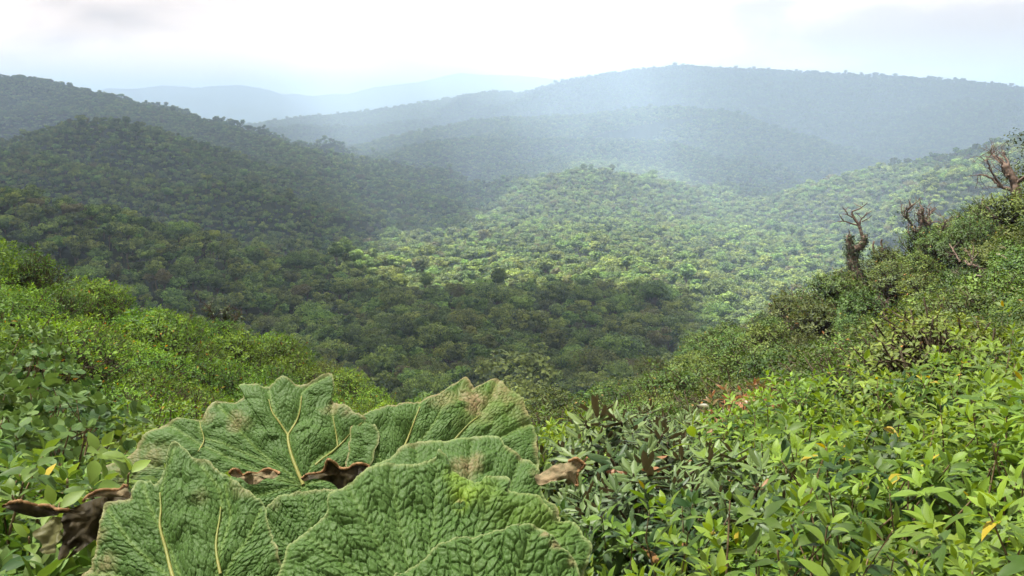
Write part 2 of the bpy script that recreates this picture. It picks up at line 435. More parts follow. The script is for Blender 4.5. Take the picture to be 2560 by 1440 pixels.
def far_z(x, y, want_id=False):
    r = np.hypot(x, y)
    z = np.interp(r, _base_r, _base_z)
    z = z + fbm(x/120, y/120, 4, 3)*np.clip((r-90)/1200, 0.05, 1)*22
    rid = np.zeros(x.shape, dtype=np.int32)
    best = z.copy()
    def ridged(sc_, sd_):
        s_ = 0.0; a_ = 0.5; qx = x/sc_; qy = y/sc_
        for i_ in range(4):
            s_ = s_ + a_*(1-np.abs(2*vnoise(qx, qy, sd_+i_*7)-1)); a_ *= .5; qx = qx*2.1+3.3; qy = qy*2.1-7.1
        return s_/0.9375 - 0.55
    sp_near = ridged(300.0, 7); sp_far = ridged(900.0, 8)
    fine = fbm(x/70, y/70, 3, 9)
    for k, (name, P, sf, sb, w) in enumerate(_ridge_pts):
        bd = np.full(x.shape, 1e18); bz = np.zeros(x.shape); br = np.zeros(x.shape)
        for a, b in zip(P[:-1], P[1:]):
            ab = b[:2]-a[:2]; L2 = (ab**2).sum()
            t = np.clip(((x-a[0])*ab[0] + (y-a[1])*ab[1])/L2, 0, 1)
            dx = x-(a[0]+t*ab[0]); dy = y-(a[1]+t*ab[1])
            d2 = dx*dx+dy*dy
            m = d2 < bd
            bd = np.where(m, d2, bd); bz = np.where(m, a[2]+t*(b[2]-a[2]), bz)
            br = np.where(m, np.hypot(a[0]+t*ab[0], a[1]+t*ab[1]), br)
        d = np.sqrt(bd)
        sl = np.where(r < br, sf, sb)
        de = np.sqrt(d*d + w*w) - w
        fall = sl*de
        # spurs and gullies grow with distance from the crest
        am = np.minimum(de*0.8*sl, 0.2*sl*np.clip(br, 300, 3000))
        spur = np.where(br > 4200, sp_far, sp_near)
        h = bz - fall + spur*am*1.9*(0.35 + 0.65*np.clip(de/120, 0, 1)) + fine*np.minimum(de*0.2, 10)
        rid = np.where(h > best, k+1, rid)
        kk = np.minimum(10.0 + 0.004*r, 28.0)
        dd = np.clip(0.5 + 0.5*(h-z)/kk, 0, 1)
        z = z*(1-dd) + h*dd + kk*dd*(1-dd)*0.5
        best = np.maximum(best, h)
    if want_id:
        return z, rid
    return z

def ground_z(x, y, want_id=False):
    x = np.asarray(x, dtype=float); y = np.asarray(y, dtype=float)
    r = np.hypot(x, y)
    zf, rid = far_z(x, y, True)
    # behind the camera the pass carries on as a broad shoulder
    back = np.clip((-y)/60.0 - 0.3, 0, 1)
    zf = zf*(1-back) + back*(8 + 30*np.clip(r/400, 0, 1) - 0.02*r)
    near = r < 125
    zn = np.zeros(x.shape)
    if near.any():
        zn[near] = near_z(x[near], y[near]) + fbm(x[near]/5, y[near]/5, 4, 21)*np.clip(r[near]-2, 0, 8)/8*0.9
    t = np.clip((r-50)/24.0, 0, 1); t = t*t*(3-2*t)
    z = zn*(1-t) + zf*t
    if want_id:
        return z, np.where(t < 0.5, -1, rid)
    return z

# one polar sheet, fine where the photograph looks, cut into named pieces of land
th_f = np.arange(-44, 44.01, 0.13)
th_c = np.arange(48, 312.1, 6.0)
TH = np.radians(np.concatenate([th_f, th_c]))
RR = np.concatenate([np.linspace(0.35, 6, 18), 6*1.035**np.arange(1, 88), 0])[:-1] if False else np.concatenate([np.linspace(0.35, 6, 18), 6*(120/6)**(np.arange(1, 91)/90), 120*(24000/120)**(np.arange(1, 381)/380)])
TT, RG = np.meshgrid(TH, RR, indexing='ij')
X = np.sin(TT)*RG; Y = np.cos(TT)*RG
Zg, ID = ground_z(X, Y, True)
ZG_TAB = Zg.copy()
# the far slopes carry their tree canopy as relief
can = np.clip((RG-5600)/1500, 0, 1)
Zs = Zg + can*(vnoise(X/14, Y/14, 5)*9 + vnoise(X/31, Y/31, 6)*6)
nT, nR = X.shape
Vt = np.stack([X, Y, Zs], -1).reshape(-1, 3)
ii = np.arange(nT)[:, None]; jj = np.arange(nR-1)[None, :]
i2 = (ii+1) % nT
quads = np.stack([ii*nR+jj, ii*nR+jj+1, i2*nR+jj+1, i2*nR+jj], -1)[:, :, ::-1].reshape(-1, 4)
fid = ID[:, :-1].reshape(-1)
names = ['valley'] + [r[0] for r in _ridge_pts]
piece = np.array([-1] + [0]*len(names))
uniq = ['ground', 'valley', 'left_hill', 'left_spur', 'centre_hill', 'right_hill', 'back_hill', 'mountain', 'far_ridge', 'far_range']
lut = np.array([0] + [uniq.index(n) for n in names])
pid = lut[fid+1]
LAND_LABEL = {'ground': 'overgrown slopes falling from the viewpoint into the valley', 'valley': 'forested valley floor', 'left_hill': 'long forested ridge on the left', 'left_spur': 'dark wooded spur low on the left', 'centre_hill': 'rounded forested hills in the centre', 'right_hill': 'sunlit forested slope on the right', 'back_hill': 'paler forested hill behind the centre hills', 'mountain': 'broad blue mountain on the right', 'far_ridge': 'pale mountain ranges on the skyline', 'far_range': 'hazy low ridges beyond the centre hills'}
PUBLIC = {'ground': 'ground', 'valley': 'valley_floor', 'left_hill': 'hill', 'left_spur': 'hill_spur', 'centre_hill': 'hill', 'right_hill': 'hill', 'back_hill': 'hill', 'mountain': 'mountain', 'far_ridge': 'mountain_range', 'far_range': 'hills'}
for k, nm in enumerate(uniq):
    q = quads[pid == k]
    if not len(q): continue
    used, inv = np.unique(q.ravel(), return_inverse=True)
    mat = M_soil if nm == 'ground' else (M_far if nm in ('mountain', 'far_ridge', 'far_range') else M_forest_floor)
    me = make_mesh(PUBLIC[nm], Vt[used], [inv.reshape(-1, 4)], mat)
    tag(obj(PUBLIC[nm], me), LAND_LABEL[nm], None, None, 'structure')
cap = np.concatenate([[[0, 0, float(near_z(np.array([0.]), np.array([0.]))[0])]], np.stack([X[:, 0], Y[:, 0], Zs[:, 0]], -1)])
cf = np.stack([np.zeros(nT, int), 1+(np.arange(nT)+1) % nT, 1+np.arange(nT)], -1)
tag(obj('ground', make_mesh('ground', cap, [cf], M_soil)), 'trodden earth under the viewpoint', None, None, 'structure')

# horizon table for culling what lies behind a crest
VT = np.radians(np.arange(-44, 44.01, 0.13))
el_tab = np.arctan2(ZG_TAB[:len(VT)] + np.where(RR > 125, 7.0, np.where(RR > 9, 0.7, 0.0))[None], RR[None])
run = np.maximum.accumulate(el_tab, axis=1)
def visible(P, top, margin=0.2):
    """top of a plant at P seen over the land in front of it"""
    r = np.hypot(P[:, 0], P[:, 1]); th = np.arctan2(P[:, 0], P[:, 1])
    i = np.clip(np.round((th-VT[0])/(VT[1]-VT[0])).astype(int), 0, len(VT)-1)
    j = np.clip(np.searchsorted(RR, r*0.985 - 0.6)-1, 0, len(RR)-1)
    e = np.arctan2(P[:, 2]+top, r)
    return e > run[i, j] - rad(margin)
def ground_hit(u, v):
    d = ray(u, v); hr = math.hypot(d[0], d[1]); t = np.geomspace(3, 22000, 3000)
    z = ground_z(d[0]*t, d[1]*t)
    k = np.argmax(z + np.where(t > 125, 9.0, 0.8) > d[2]*t)
    return d*t[k] if k else d*9000
# ------------------------------------------------------------------ haze (one closed box of even air) and the added, unseen cloud deck above it
zmin = float(Zs.min()); zmax = float(Zs.max())
HAZE = 0.00017
def haze_box():
    x0, y0, z0, z1 = 24500.0, 24500.0, zmin-1.0, zmax+12.0
    V = [(sx*x0, sy*y0, z) for z in (z0, z1) for sx, sy in ((-1, -1), (1, -1), (1, 1), (-1, 1))]
    Q = [(0, 3, 2, 1), (4, 5, 6, 7), (0, 1, 5, 4), (1, 2, 6, 5), (2, 3, 7, 6), (3, 0, 4, 7)]
    m, t = new_mat('haze')
    v = N(t, 'ShaderNodeVolumePrincipled', ins={'Color': (0.55, 0.73, 0.97, 1), 'Density': HAZE, 'Anisotropy': 0.0})
    o = N(t, 'ShaderNodeOutputMaterial')
    t.links.new(v.outputs[0], o.inputs['Volume'])
    tag(obj('haze', make_mesh('haze', V, [np.array(Q)], m, smooth=False)), 'pale blue haze filling the valley', None, None, 'stuff')
haze_box()

CLOUD_H = max(1150.0, zmax + 120.0)
def poly_in(poly, x, y):
    inside = np.zeros(x.shape, bool); n = len(poly); dmin = np.full(x.shape, 1e18)
    for i in range(n):
        x1, y1 = poly[i]; x2, y2 = poly[(i+1) % n]
        c = ((y1 > y) != (y2 > y)) & (x < (x2-x1)*(y-y1)/((y2-y1) + 1e-12) + x1)
        inside ^= c
        L2 = (x2-x1)**2+(y2-y1)**2+1e-9
        t = np.clip(((x-x1)*(x2-x1)+(y-y1)*(y2-y1))/L2, 0, 1)
        dmin = np.minimum(dmin, (x-x1-t*(x2-x1))**2+(y-y1-t*(y2-y1))**2)
    return np.where(inside, -1, 1)*np.sqrt(dmin)
SUNLIT = [  # ground meant to be sunlit; sets where gaps are cut in the deck
    [(1040, 700), (1075, 590), (1240, 580), (1250, 530), (1350, 452), (1480, 416), (1600, 420), (1720, 470), (1800, 530), (1900, 500), (2100, 450), (2300, 430), (2560, 395), (2760, 375), (2760, 640), (2560, 640), (2110, 745), (1950, 745), (1700, 722), (1480, 705), (1250, 695)],
]
THIN = [  # where the added cloud is thinned to let weak sun through
    ([(1480, 300), (1600, 268), (1700, 258), (1850, 285), (1870, 330), (1800, 410), (1700, 430), (1620, 370), (1540, 335)], 0.13, 300.0),
    ([(700, 350), (820, 330), (1050, 310), (1250, 300), (1480, 292), (1500, 335), (1150, 345), (1000, 366), (920, 425), (850, 420), (760, 380)], 0.24, 350.0),
    (None, 0.34, 220.0)]
def shade_cloud_deck():  # unseen deck added above the frame; gaps and thin spots place sun and shade
    gx = np.arange(-6000, 6001, 30.0); gy = np.arange(-1500, 8501, 30.0)
    GX, GY = np.meshgrid(gx, gy, indexing='ij')
    sd = np.full(GX.shape, 1e9)
    for poly in SUNLIT:
        P = []
        for u, v in poly:
            g = ground_hit(u, v)
            k = (CLOUD_H - g[2])/SUN_DIR[2]
            P.append((g[0]+SUN_DIR[0]*k, g[1]+SUN_DIR[1]*k))
        sd = np.minimum(sd, poly_in(P, GX, GY))
    sd = np.minimum(sd, 8400.0 - np.hypot(GX, GY))
    fade = np.clip(np.hypot(GX, GY)/1800, 0.12, 1)
    sd = sd + fbm(GX/260, GY/260, 4, 31)*130*fade - 45*fade
    thin = np.zeros(GX.shape)
    for poly, amt, soft in THIN:
        if poly is None:
            k = CLOUD_H/SUN_DIR[2]; d = np.hypot(GX-SUN_DIR[0]*k, GY-SUN_DIR[1]*k-30) - 150
        else:
            P = []
            for u, v in poly:
                g = ground_hit(u, v); k = (CLOUD_H-g[2])/SUN_DIR[2]
                P.append((g[0]+SUN_DIR[0]*k, g[1]+SUN_DIR[1]*k))
            d = poly_in(P, GX, GY)
        w_ = np.clip(0.5-d/soft, 0, 1); thin = np.maximum(thin, amt*w_*w_*(3-2*w_))
    thin = np.sqrt(thin)*np.clip(1+0.9*fbm(GX/200, GY/200, 3, 35), 0, 1.3)
    th = np.clip(sd/160, -1, 1)
    thick = 55*np.sqrt(np.clip(th, 0, 1)) + 60*np.clip(th, 0, 1)*(fbm(GX/500, GY/500, 5, 33)+0.5)
    keep = sd > 8
    top = CLOUD_H + thick*1.0 + 4
    bot = CLOUD_H - thick*0.35 - 4
    n = GX.size; nx, ny = GX.shape
    V = np.concatenate([np.stack([GX, GY, bot], -1).reshape(-1, 3), np.stack([GX, GY, top], -1).reshape(-1, 3)])
    a = (np.arange(nx-1)[:, None]*ny + np.arange(ny-1)[None, :])
    k4 = keep[:-1, :-1] & keep[1:, :-1] & keep[1:, 1:] & keep[:-1, 1:]
    a = a[k4]
    Qb = np.stack([a, a+1, a+ny+1, a+ny], -1)
    Qt = np.stack([a, a+ny, a+ny+1, a+1], -1) + n
    # side walls along open edges
    e = np.concatenate([Qb[:, [0, 1]], Qb[:, [1, 2]], Qb[:, [2, 3]], Qb[:, [3, 0]]])
    key = np.sort(e, 1); _, idx, cnt = np.unique(key[:, 0].astype(np.int64)*n*4 + key[:, 1], return_index=True, return_counts=True)
    be = e[idx[cnt == 1]]
    Qs = np.stack([be[:, 1], be[:, 0], be[:, 0]+n, be[:, 1]+n], -1)
    Q = np.concatenate([Qb, Qt, Qs])
    used, inv = np.unique(Q.ravel(), return_inverse=True)
    thv = np.concatenate([thin.ravel(), thin.ravel()])
    m, t = new_mat('cloud')
    tr = N(t, 'ShaderNodeBsdfTranslucent', ins={'Color': (0.52, 0.515, 0.50, 1)})
    df = N(t, 'ShaderNodeBsdfDiffuse', ins={'Color': (0.85, 0.85, 0.86, 1)})
    mx = N(t, 'ShaderNodeMixShader', ins={0: 0.12})
    t.links.new(tr.outputs[0], mx.inputs[1]); t.links.new(df.outputs[0], mx.inputs[2])
    at2 = N(t, 'ShaderNodeAttribute', attribute_name='thin')
    tp_ = N(t, 'ShaderNodeBsdfTransparent')
    mx2 = N(t, 'ShaderNodeMixShader'); t.links.new(at2.outputs['Fac'], mx2.inputs[0]); t.links.new(mx.outputs[0], mx2.inputs[1]); t.links.new(tp_.outputs[0], mx2.inputs[2])
    o = N(t, 'ShaderNodeOutputMaterial'); t.links.new(mx2.outputs[0], o.inputs[0])
    tag(obj('unseen_shade_cloud', make_mesh('unseen_shade_cloud', V[used], [inv.reshape(-1, 4)], m, None, {'thin': thv[used]})), 'unseen cloud layer added overhead, shaped to place sun and shade on the valley', None, None, 'structure')
shade_cloud_deck()
# ------------------------------------------------------------------ forest trees
def tree_parts(seed, R=5.6, hgt=13.0, flat=0.55, nclump=16, per=60, leaf=(0.55, 0.95)):
    r_ = np.random.default_rng(seed)
    crown = MB(); trunk = MB()
    cz = hgt - R*flat*0.9
    # clump centres over a flattened dome
    k = np.arange(nclump)
    ph = k*2.39996 + r_.random()*6
    q = np.sqrt((k+0.5)/nclump)
    rr = R*0.78*q*(0.85+0.3*r_.random(nclump))
    zz = cz + R*flat*0.75*np.sqrt(np.clip(1-q**2*0.92, 0, 1))*(0.75+0.4*r_.random(nclump))
    C = np.stack([rr*np.cos(ph), rr*np.sin(ph), zz], -1) + r_.normal(0, 1, (nclump, 3))*R*np.array([.13, .13, .12*(0.5+flat)])
    cr_ = R*(0.20+0.22*r_.random(nclump)**1.5)
    ct = np.clip(0.5 + 0.22*r_.standard_normal(nclump), 0.05, 0.95)
    for c, s, tt in zip(C, cr_, ct):
        d = norm(r_.standard_normal((per, 3)) + np.array([0, 0, 0.35]))
        p = c + d*s*np.array([1, 1, 0.62])*(0.8+0.28*r_.random((per, 1)))
        up = norm(d + np.array([0, 0, 0.45]) + 0.45*r_.standard_normal((per, 3)))
        fw = np.cross(up, r_.standard_normal((per, 3)))
        L = r_.uniform(*leaf, per)
        leaves(crown, p - norm(fw)*L[:, None]*0.5, fw, up, L, L*0.8, droop=0.35, fold=0.2, tint=np.clip(tt + 0.16*r_.standard_normal(per), 0, 0.95), hi=False)
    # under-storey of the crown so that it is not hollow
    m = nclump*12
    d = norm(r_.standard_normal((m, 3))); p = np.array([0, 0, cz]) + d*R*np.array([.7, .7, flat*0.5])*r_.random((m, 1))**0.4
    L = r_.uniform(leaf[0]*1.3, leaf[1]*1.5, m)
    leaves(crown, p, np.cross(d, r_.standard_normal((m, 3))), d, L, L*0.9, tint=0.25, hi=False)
    z = np.linspace(0, cz*0.92, 5)
    lean = r_.standard_normal(2)*0.5
    tp = np.stack([lean[0]*(z/cz)**2, lean[1]*(z/cz)**2, z-0.5], -1)
    tube(trunk, tp, np.linspace(0.38, 0.18, 5), 6)
    for c in C[::3]:
        a = tp[3]; mid = (a+c)/2 + np.array([0, 0, -0.4])
        tube(trunk, [a, mid, c], [0.14, 0.09, 0.03], 4)
    return crown, trunk
def joined(mb1, mb2):
    j = MB()
    for mb, mi in ((mb1, 0), (mb2, 1)):
        j.add(np.concatenate(mb.V), mb.F, np.concatenate(mb.T), mi)
    return j
SPECS = [dict(R=5.0, hgt=13, flat=.75), dict(R=5.8, hgt=13.5, flat=.55), dict(R=4.4, hgt=14.5, flat=1.0, nclump=18), dict(R=5.4, hgt=12.5, flat=.65, nclump=20),
         dict(R=4.2, hgt=12, flat=.9, nclump=12), dict(R=6.3, hgt=14.5, flat=.55, nclump=22), dict(R=4.9, hgt=11.5, flat=.75, nclump=14), dict(R=3.8, hgt=15.5, flat=1.2, nclump=16)]
PROTO = bpy.data.collections.new('tree_prototypes')       # never linked to the scene: only source of the far wood's copies
NEARPROTO = []
for k, sp in enumerate(SPECS):
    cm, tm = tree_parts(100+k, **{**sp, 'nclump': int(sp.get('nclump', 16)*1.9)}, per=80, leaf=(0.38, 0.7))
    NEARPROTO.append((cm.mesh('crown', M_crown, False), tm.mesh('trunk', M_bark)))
    cm, tm = tree_parts(200+k, **sp)
    o = bpy.data.objects.new('forest_tree_%02d' % k, joined(cm, tm).mesh('forest_tree', [M_crown, M_bark], False))
    PROTO.objects.link(o)

def scatter(name, P, rz, sc, idx, coll, label, tilt=None):
    me = make_mesh(name, P, [], [], None, {'rz': rz, 'sc': sc}) if False else None
    me = bpy.data.meshes.new(name)
    me.vertices.add(len(P)); me.vertices.foreach_set('co', np.asarray(P, dtype=np.float32).ravel())
    rot = np.zeros((len(P), 3), dtype=np.float32); rot[:, 2] = rz
    if tilt is not None: rot[:, :2] = tilt
    a = me.attributes.new('rot', 'FLOAT_VECTOR', 'POINT'); a.data.foreach_set('vector', rot.ravel())
    s3 = np.asarray(sc, dtype=np.float32)
    if s3.ndim == 1: s3 = np.repeat(s3[:, None], 3, 1)
    a = me.attributes.new('scl', 'FLOAT_VECTOR', 'POINT'); a.data.foreach_set('vector', s3.ravel())
    a = me.attributes.new('idx', 'INT', 'POINT'); a.data.foreach_set('value', np.asarray(idx, dtype=np.int32))
    o = obj(name, me)
    g = bpy.data.node_groups.new('scatter_' + name, 'GeometryNodeTree')
    g.interface.new_socket('Geometry', in_out='INPUT', socket_type='NodeSocketGeometry')
    g.interface.new_socket('Geometry', in_out='OUTPUT', socket_type='NodeSocketGeometry')
    gi = N(g, 'NodeGroupInput'); go = N(g, 'NodeGroupOutput')
    ci = N(g, 'GeometryNodeCollectionInfo'); ci.inputs['Collection'].default_value = coll
    ci.inputs['Separate Children'].default_value = True; ci.inputs['Reset Children'].default_value = True
    ip = N(g, 'GeometryNodeInstanceOnPoints'); ip.inputs['Pick Instance'].default_value = True
    def na(nm, typ):
        n = N(g, 'GeometryNodeInputNamedAttribute', data_type=typ); n.inputs['Name'].default_value = nm
        return n.outputs['Attribute']
    e2r = N(g, 'FunctionNodeEulerToRotation')
    g.links.new(na('rot', 'FLOAT_VECTOR'), e2r.inputs[0])
    g.links.new(gi.outputs[0], ip.inputs['Points']); g.links.new(ci.outputs[0], ip.inputs['Instance'])
    g.links.new(na('idx', 'INT'), ip.inputs['Instance Index'])
    g.links.new(e2r.outputs[0], ip.inputs['Rotation']); g.links.new(na('scl', 'FLOAT_VECTOR'), ip.inputs['Scale'])
    g.links.new(ip.outputs[0], go.inputs[0])
    md = o.modifiers.new('scatter', 'NODES'); md.node_group = g
    tag(o, label, None, None, 'stuff')
    return o

def jitter_grid(r0, r1, s, th=38.5):
    n = int(r1/s*1.17)+2
    gx, gy = np.meshgrid(np.arange(-n, n+1), np.arange(0, n+1), indexing='ij')
    gx = (gx + 0.5*(gy % 2)).ravel()*s; gy = gy.ravel()*s*0.87
    gx = gx + rng.uniform(-.38, .38, gx.size)*s; gy = gy + rng.uniform(-.38, .38, gy.size)*s
    r = np.hypot(gx, gy); a = np.abs(np.degrees(np.arctan2(gx, gy)))
    k = (r >= r0) & (r < r1) & (a < th)
    return gx[k], gy[k]
BANDS = [(150, 700, 7.2, .86), (700, 1600, 7.8, .86), (1600, 3000, 9.6, 1.0), (3000, 4200, 12, 1.3), (4200, 6200, 18, 1.8), (6200, 9200, 27, 2.4)]
FP, FS = [], []
for r0, r1, s, sc in BANDS:
    x, y = jitter_grid(r0, r1, s)
    z, ids = ground_z(x, y, True)
    P = np.stack([x, y, z], -1)
    k = visible(P, 15*sc, 0.25)
    FP.append(np.concatenate([P, ids[:, None]], 1)[k])
    FS.append(sc*np.clip(np.exp(rng.normal(-0.12, 0.28, k.sum())), 0.45, 1.8))
FP = np.concatenate(FP); FP[:, 2] -= rng.uniform(-1.2, 4.5, len(FP)); FS = np.concatenate(FS)
rF = np.hypot(FP[:, 0], FP[:, 1])
# the 300 nearest trees one can see are trees of their own
u_, v_, z_ = proj(FP[:, :3] + np.array([0, 0, 11.0]))
def hidden_by_slopes(P):
    return ~visible(P, 9.0, -0.05)
cand = (u_ > 10) & (u_ < W-10) & (v_ < 985) & ~hidden_by_slopes(FP[:, :3]) & (rF > 150)
front = np.argsort(np.where(cand, rF/FS, 1e9))[:290]
FZROT = rng.uniform(0, 6.283, len(FP))
FIDX = rng.integers(0, len(SPECS), len(FP))
TREE_LABEL = 'rounded green forest tree in the nearest part of the valley canopy'
for k in front:
    e = empty('forest_tree', FP[k, :3] - np.array([0, 0, 0.4]), FZROT[k], FS[k])
    tag(e, TREE_LABEL, 'tree', 'near trees of the valley forest')
    cm, tm = NEARPROTO[FIDX[k]]
    obj('crown', cm, e); obj('trunk', tm, e)
rest = np.ones(len(FP), bool); rest[front] = False
WOODS = {'valley': ('valley_forest', 'dense forest canopy covering the valley floor'), 'left_hill': ('ridge_forest', 'forest covering the long left ridge and its knoll'), 'left_spur': ('spur_forest', 'darker forest on the low spur at the left'),
         'centre_hill': ('hill_forest', 'forest covering the rounded centre hills'), 'right_hill': ('slope_forest', 'sunlit forest on the long right slope'), 'back_hill': ('far_hill_forest', 'pale forest on the hill behind the centre'), 'mountain': ('mountain_forest', 'bluish forest on the big right mountain'), 'far_range': ('low_ridge_forest', 'hazy forest on the low ridges beyond the centre hills'), 'far_ridge': ('range_forest', 'hazy forest at the foot of the far ranges')}
wl = np.array(['valley'] + names)
owner = np.array([names[max(int(i), 0)] for i in FP[:, 3]])
for nm, (on, lab) in WOODS.items():
    k = rest & (owner == nm)
    if k.sum():
        tilt = rng.normal(0, 0.09, (k.sum(), 2))
        s3 = FS[k][:, None]*rng.uniform(0.88, 1.14, (k.sum(), 3))
        scatter(on, FP[k, :3] - np.array([0, 0, 0.5]), FZROT[k], s3, FIDX[k], PROTO, lab, tilt)
print('forest trees', len(FP))
# ------------------------------------------------------------------ shrubs of the near slopes
def rosette(mb, P, A, n, L, Wd, spread, tint, droop, fold, hi, prof='lance', r_=None, roll=0.0, pairs=False):
    """n leaves round each tip P with axis A"""
    k = len(P)
    A = norm(A)
    ref = norm(r_.standard_normal((k, 3)))
    e1 = norm(np.cross(A, ref)); e2 = np.cross(A, e1)
    j = np.arange(n)
    ang = (j*(math.pi/2 if pairs else 2.39996))[None, :] + (np.floor(j/2)*0 if not pairs else ((j//2) % 2)*0.0)[None, :] + r_.uniform(0, 6.28, (k, 1)) + 0.22*r_.standard_normal((k, n))
    if pairs:
        ang = (j//2 * math.pi/2 + (j % 2)*math.pi)[None, :] + r_.uniform(0, 6.28, (k, 1)) + 0.15*r_.standard_normal((k, n))
    lay = (j//2 if pairs else j)/max((n//2 if pairs else n)-1, 1)      # 0 = youngest, at the tip
    sp = spread[0] + (spread[1]-spread[0])*lay[None, :] + 0.12*r_.standard_normal((k, n))
    out = np.cos(ang)[..., None]*e1[:, None] + np.sin(ang)[..., None]*e2[:, None]
    D = np.sin(sp)[..., None]*out + np.cos(sp)[..., None]*A[:, None]
    U = np.cos(sp)[..., None]*(-out) + np.sin(sp)[..., None]*A[:, None]
    Ln = np.asarray(L)[..., None] if np.ndim(L) else np.full((k, 1), L)
    LL = Ln*(0.62+0.42*lay[None, :])*r_.uniform(0.82, 1.15, (k, n))
    base = P[:, None] - A[:, None]*(lay[None, :, None]*0.55*Ln[..., None]) + D*0.012
    tt = np.asarray(tint)[..., None]*np.ones((k, n)) if np.ndim(tint) else np.full((k, n), tint)
    tt = np.clip(tt + 0.38*(1-lay)[None, :]**1.5 + 0.10*r_.standard_normal((k, n)), 0, 0.95)
    tt = np.where(r_.random((k, n)) < 0.007, 1.0, tt)
    f = lambda a: a.reshape(-1, 3)
    leaves(mb, f(base), f(D), f(U), LL.ravel(), (LL*Wd).ravel(), droop + 0.15*r_.standard_normal(k*n), fold, tt.ravel(), hi, 0, prof, roll)

def shrub(seed, R=0.6, Hh=0.9, tips=60, n=8, L=0.1, Wd=0.36, spread=(0.5, 1.5), droop=0.35, fold=0.25, tint=0.35, hi=True, prof='lance', inner=0.35, stems=True, lean=0.0, pairs=False, roll=0.0, flat=1.0, stem_r=0.0052, up=0.6):
    r_ = np.random.default_rng(seed)
    fo, st = MB(), MB()
    k = np.arange(tips)
    q = np.sqrt((k+0.5)/tips); ph = k*2.39996 + r_.random()*6
    lump = 1 + 0.22*np.sin(ph*3+r_.random()*6)*q + 0.12*r_.standard_normal(tips)
    x = R*q*np.cos(ph)*lump; y = R*q*np.sin(ph)*lump
    z = Hh*(0.30 + 0.70*np.sqrt(np.clip(1-0.9*q**2, 0, 1))*flat + 0.30*(1-flat)) + 0.10*Hh*r_.standard_normal(tips)
    deep = r_.random(tips) < inner
    sc = np.where(deep, r_.uniform(0.45, 0.85, tips), 1.0)
    P = np.stack([x*(0.6+0.4*sc), y*(0.6+0.4*sc), z*sc], -1)
    P[:, 0] += lean*P[:, 2]
    A = norm(np.stack([x/R, y/R, np.full(tips, up+0.4)], -1) + 0.28*r_.standard_normal((tips, 3)))
    ti = np.clip(tint + 0.22*r_.standard_normal(tips), 0, 0.9)
    rosette(fo, P, A, n, L*r_.uniform(0.8, 1.2, tips), Wd, spread, ti, droop, fold, hi, prof, r_, roll, pairs)
    if stems:
        nb = 5
        roots = np.stack([r_.uniform(-.12, .12, nb)*R, r_.uniform(-.12, .12, nb)*R, np.full(nb, -0.25)], -1)
        for i in range(0, tips, 1 if tips < 70 else 2):
            a = roots[i % nb]; c = P[i]
            m1 = a + (c-a)*np.array([0.25, 0.25, 0.45]) + 0.12*R*r_.standard_normal(3)
            m2 = a + (c-a)*np.array([0.72, 0.72, 0.78]) + 0.10*R*r_.standard_normal(3)
            tube(st, [a, m1, m2, c - A[i]*0.1*L, c], stem_r*np.array([1.8, 1.4, 1.0, .7, .4]), 4, r_.random())
    return fo, st
M_fresh = leaf_mat('fresh_leaves', (0.020, 0.054, 0.010), (0.170, 0.265, 0.032), hue=0.015, val=0.16, trans=0.36, rough=0.5, spec=0.22, yellow=(0.30, 0.24, 0.02))
M_leather = leaf_mat('leathery_leaves', (0.018, 0.046, 0.013), (0.095, 0.145, 0.042), hue=0.012, val=0.15, trans=0.1, rough=0.5, spec=0.3, back=(0.10, 0.08, 0.04), yellow=(0.16, 0.08, 0.025))
M_round = leaf_mat('round_leaves', (0.026, 0.064, 0.018), (0.11, 0.185, 0.045), hue=0.012, val=0.15, trans=0.22, rough=0.55, spec=0.15, yellow=(0.45, 0.30, 0.02))
M_oval = leaf_mat('oval_leaves', (0.026, 0.066, 0.012), (0.140, 0.225, 0.036), hue=0.018, val=0.16, trans=0.34, rough=0.5, spec=0.22, yellow=(0.34, 0.28, 0.03))
M_small = leaf_mat('small_leaves', (0.026, 0.072, 0.010), (0.165, 0.275, 0.032), hue=0.020, val=0.30, trans=0.32, rough=0.55, spec=0.2, yellow=(0.35, 0.16, 0.02), brown=0.03)
M_wind = leaf_mat('windswept_leaves', (0.015, 0.035, 0.007), (0.085, 0.128, 0.022), hue=0.028, val=0.45, trans=0.25, rough=0.55, spec=0.2, yellow=(0.22, 0.13, 0.03), brown=0.05)
M_red = leaf_mat('red_new_leaves', (0.06, 0.075, 0.02), (0.36, 0.17, 0.085), hue=0.01, val=0.15, trans=0.35, rough=0.4)

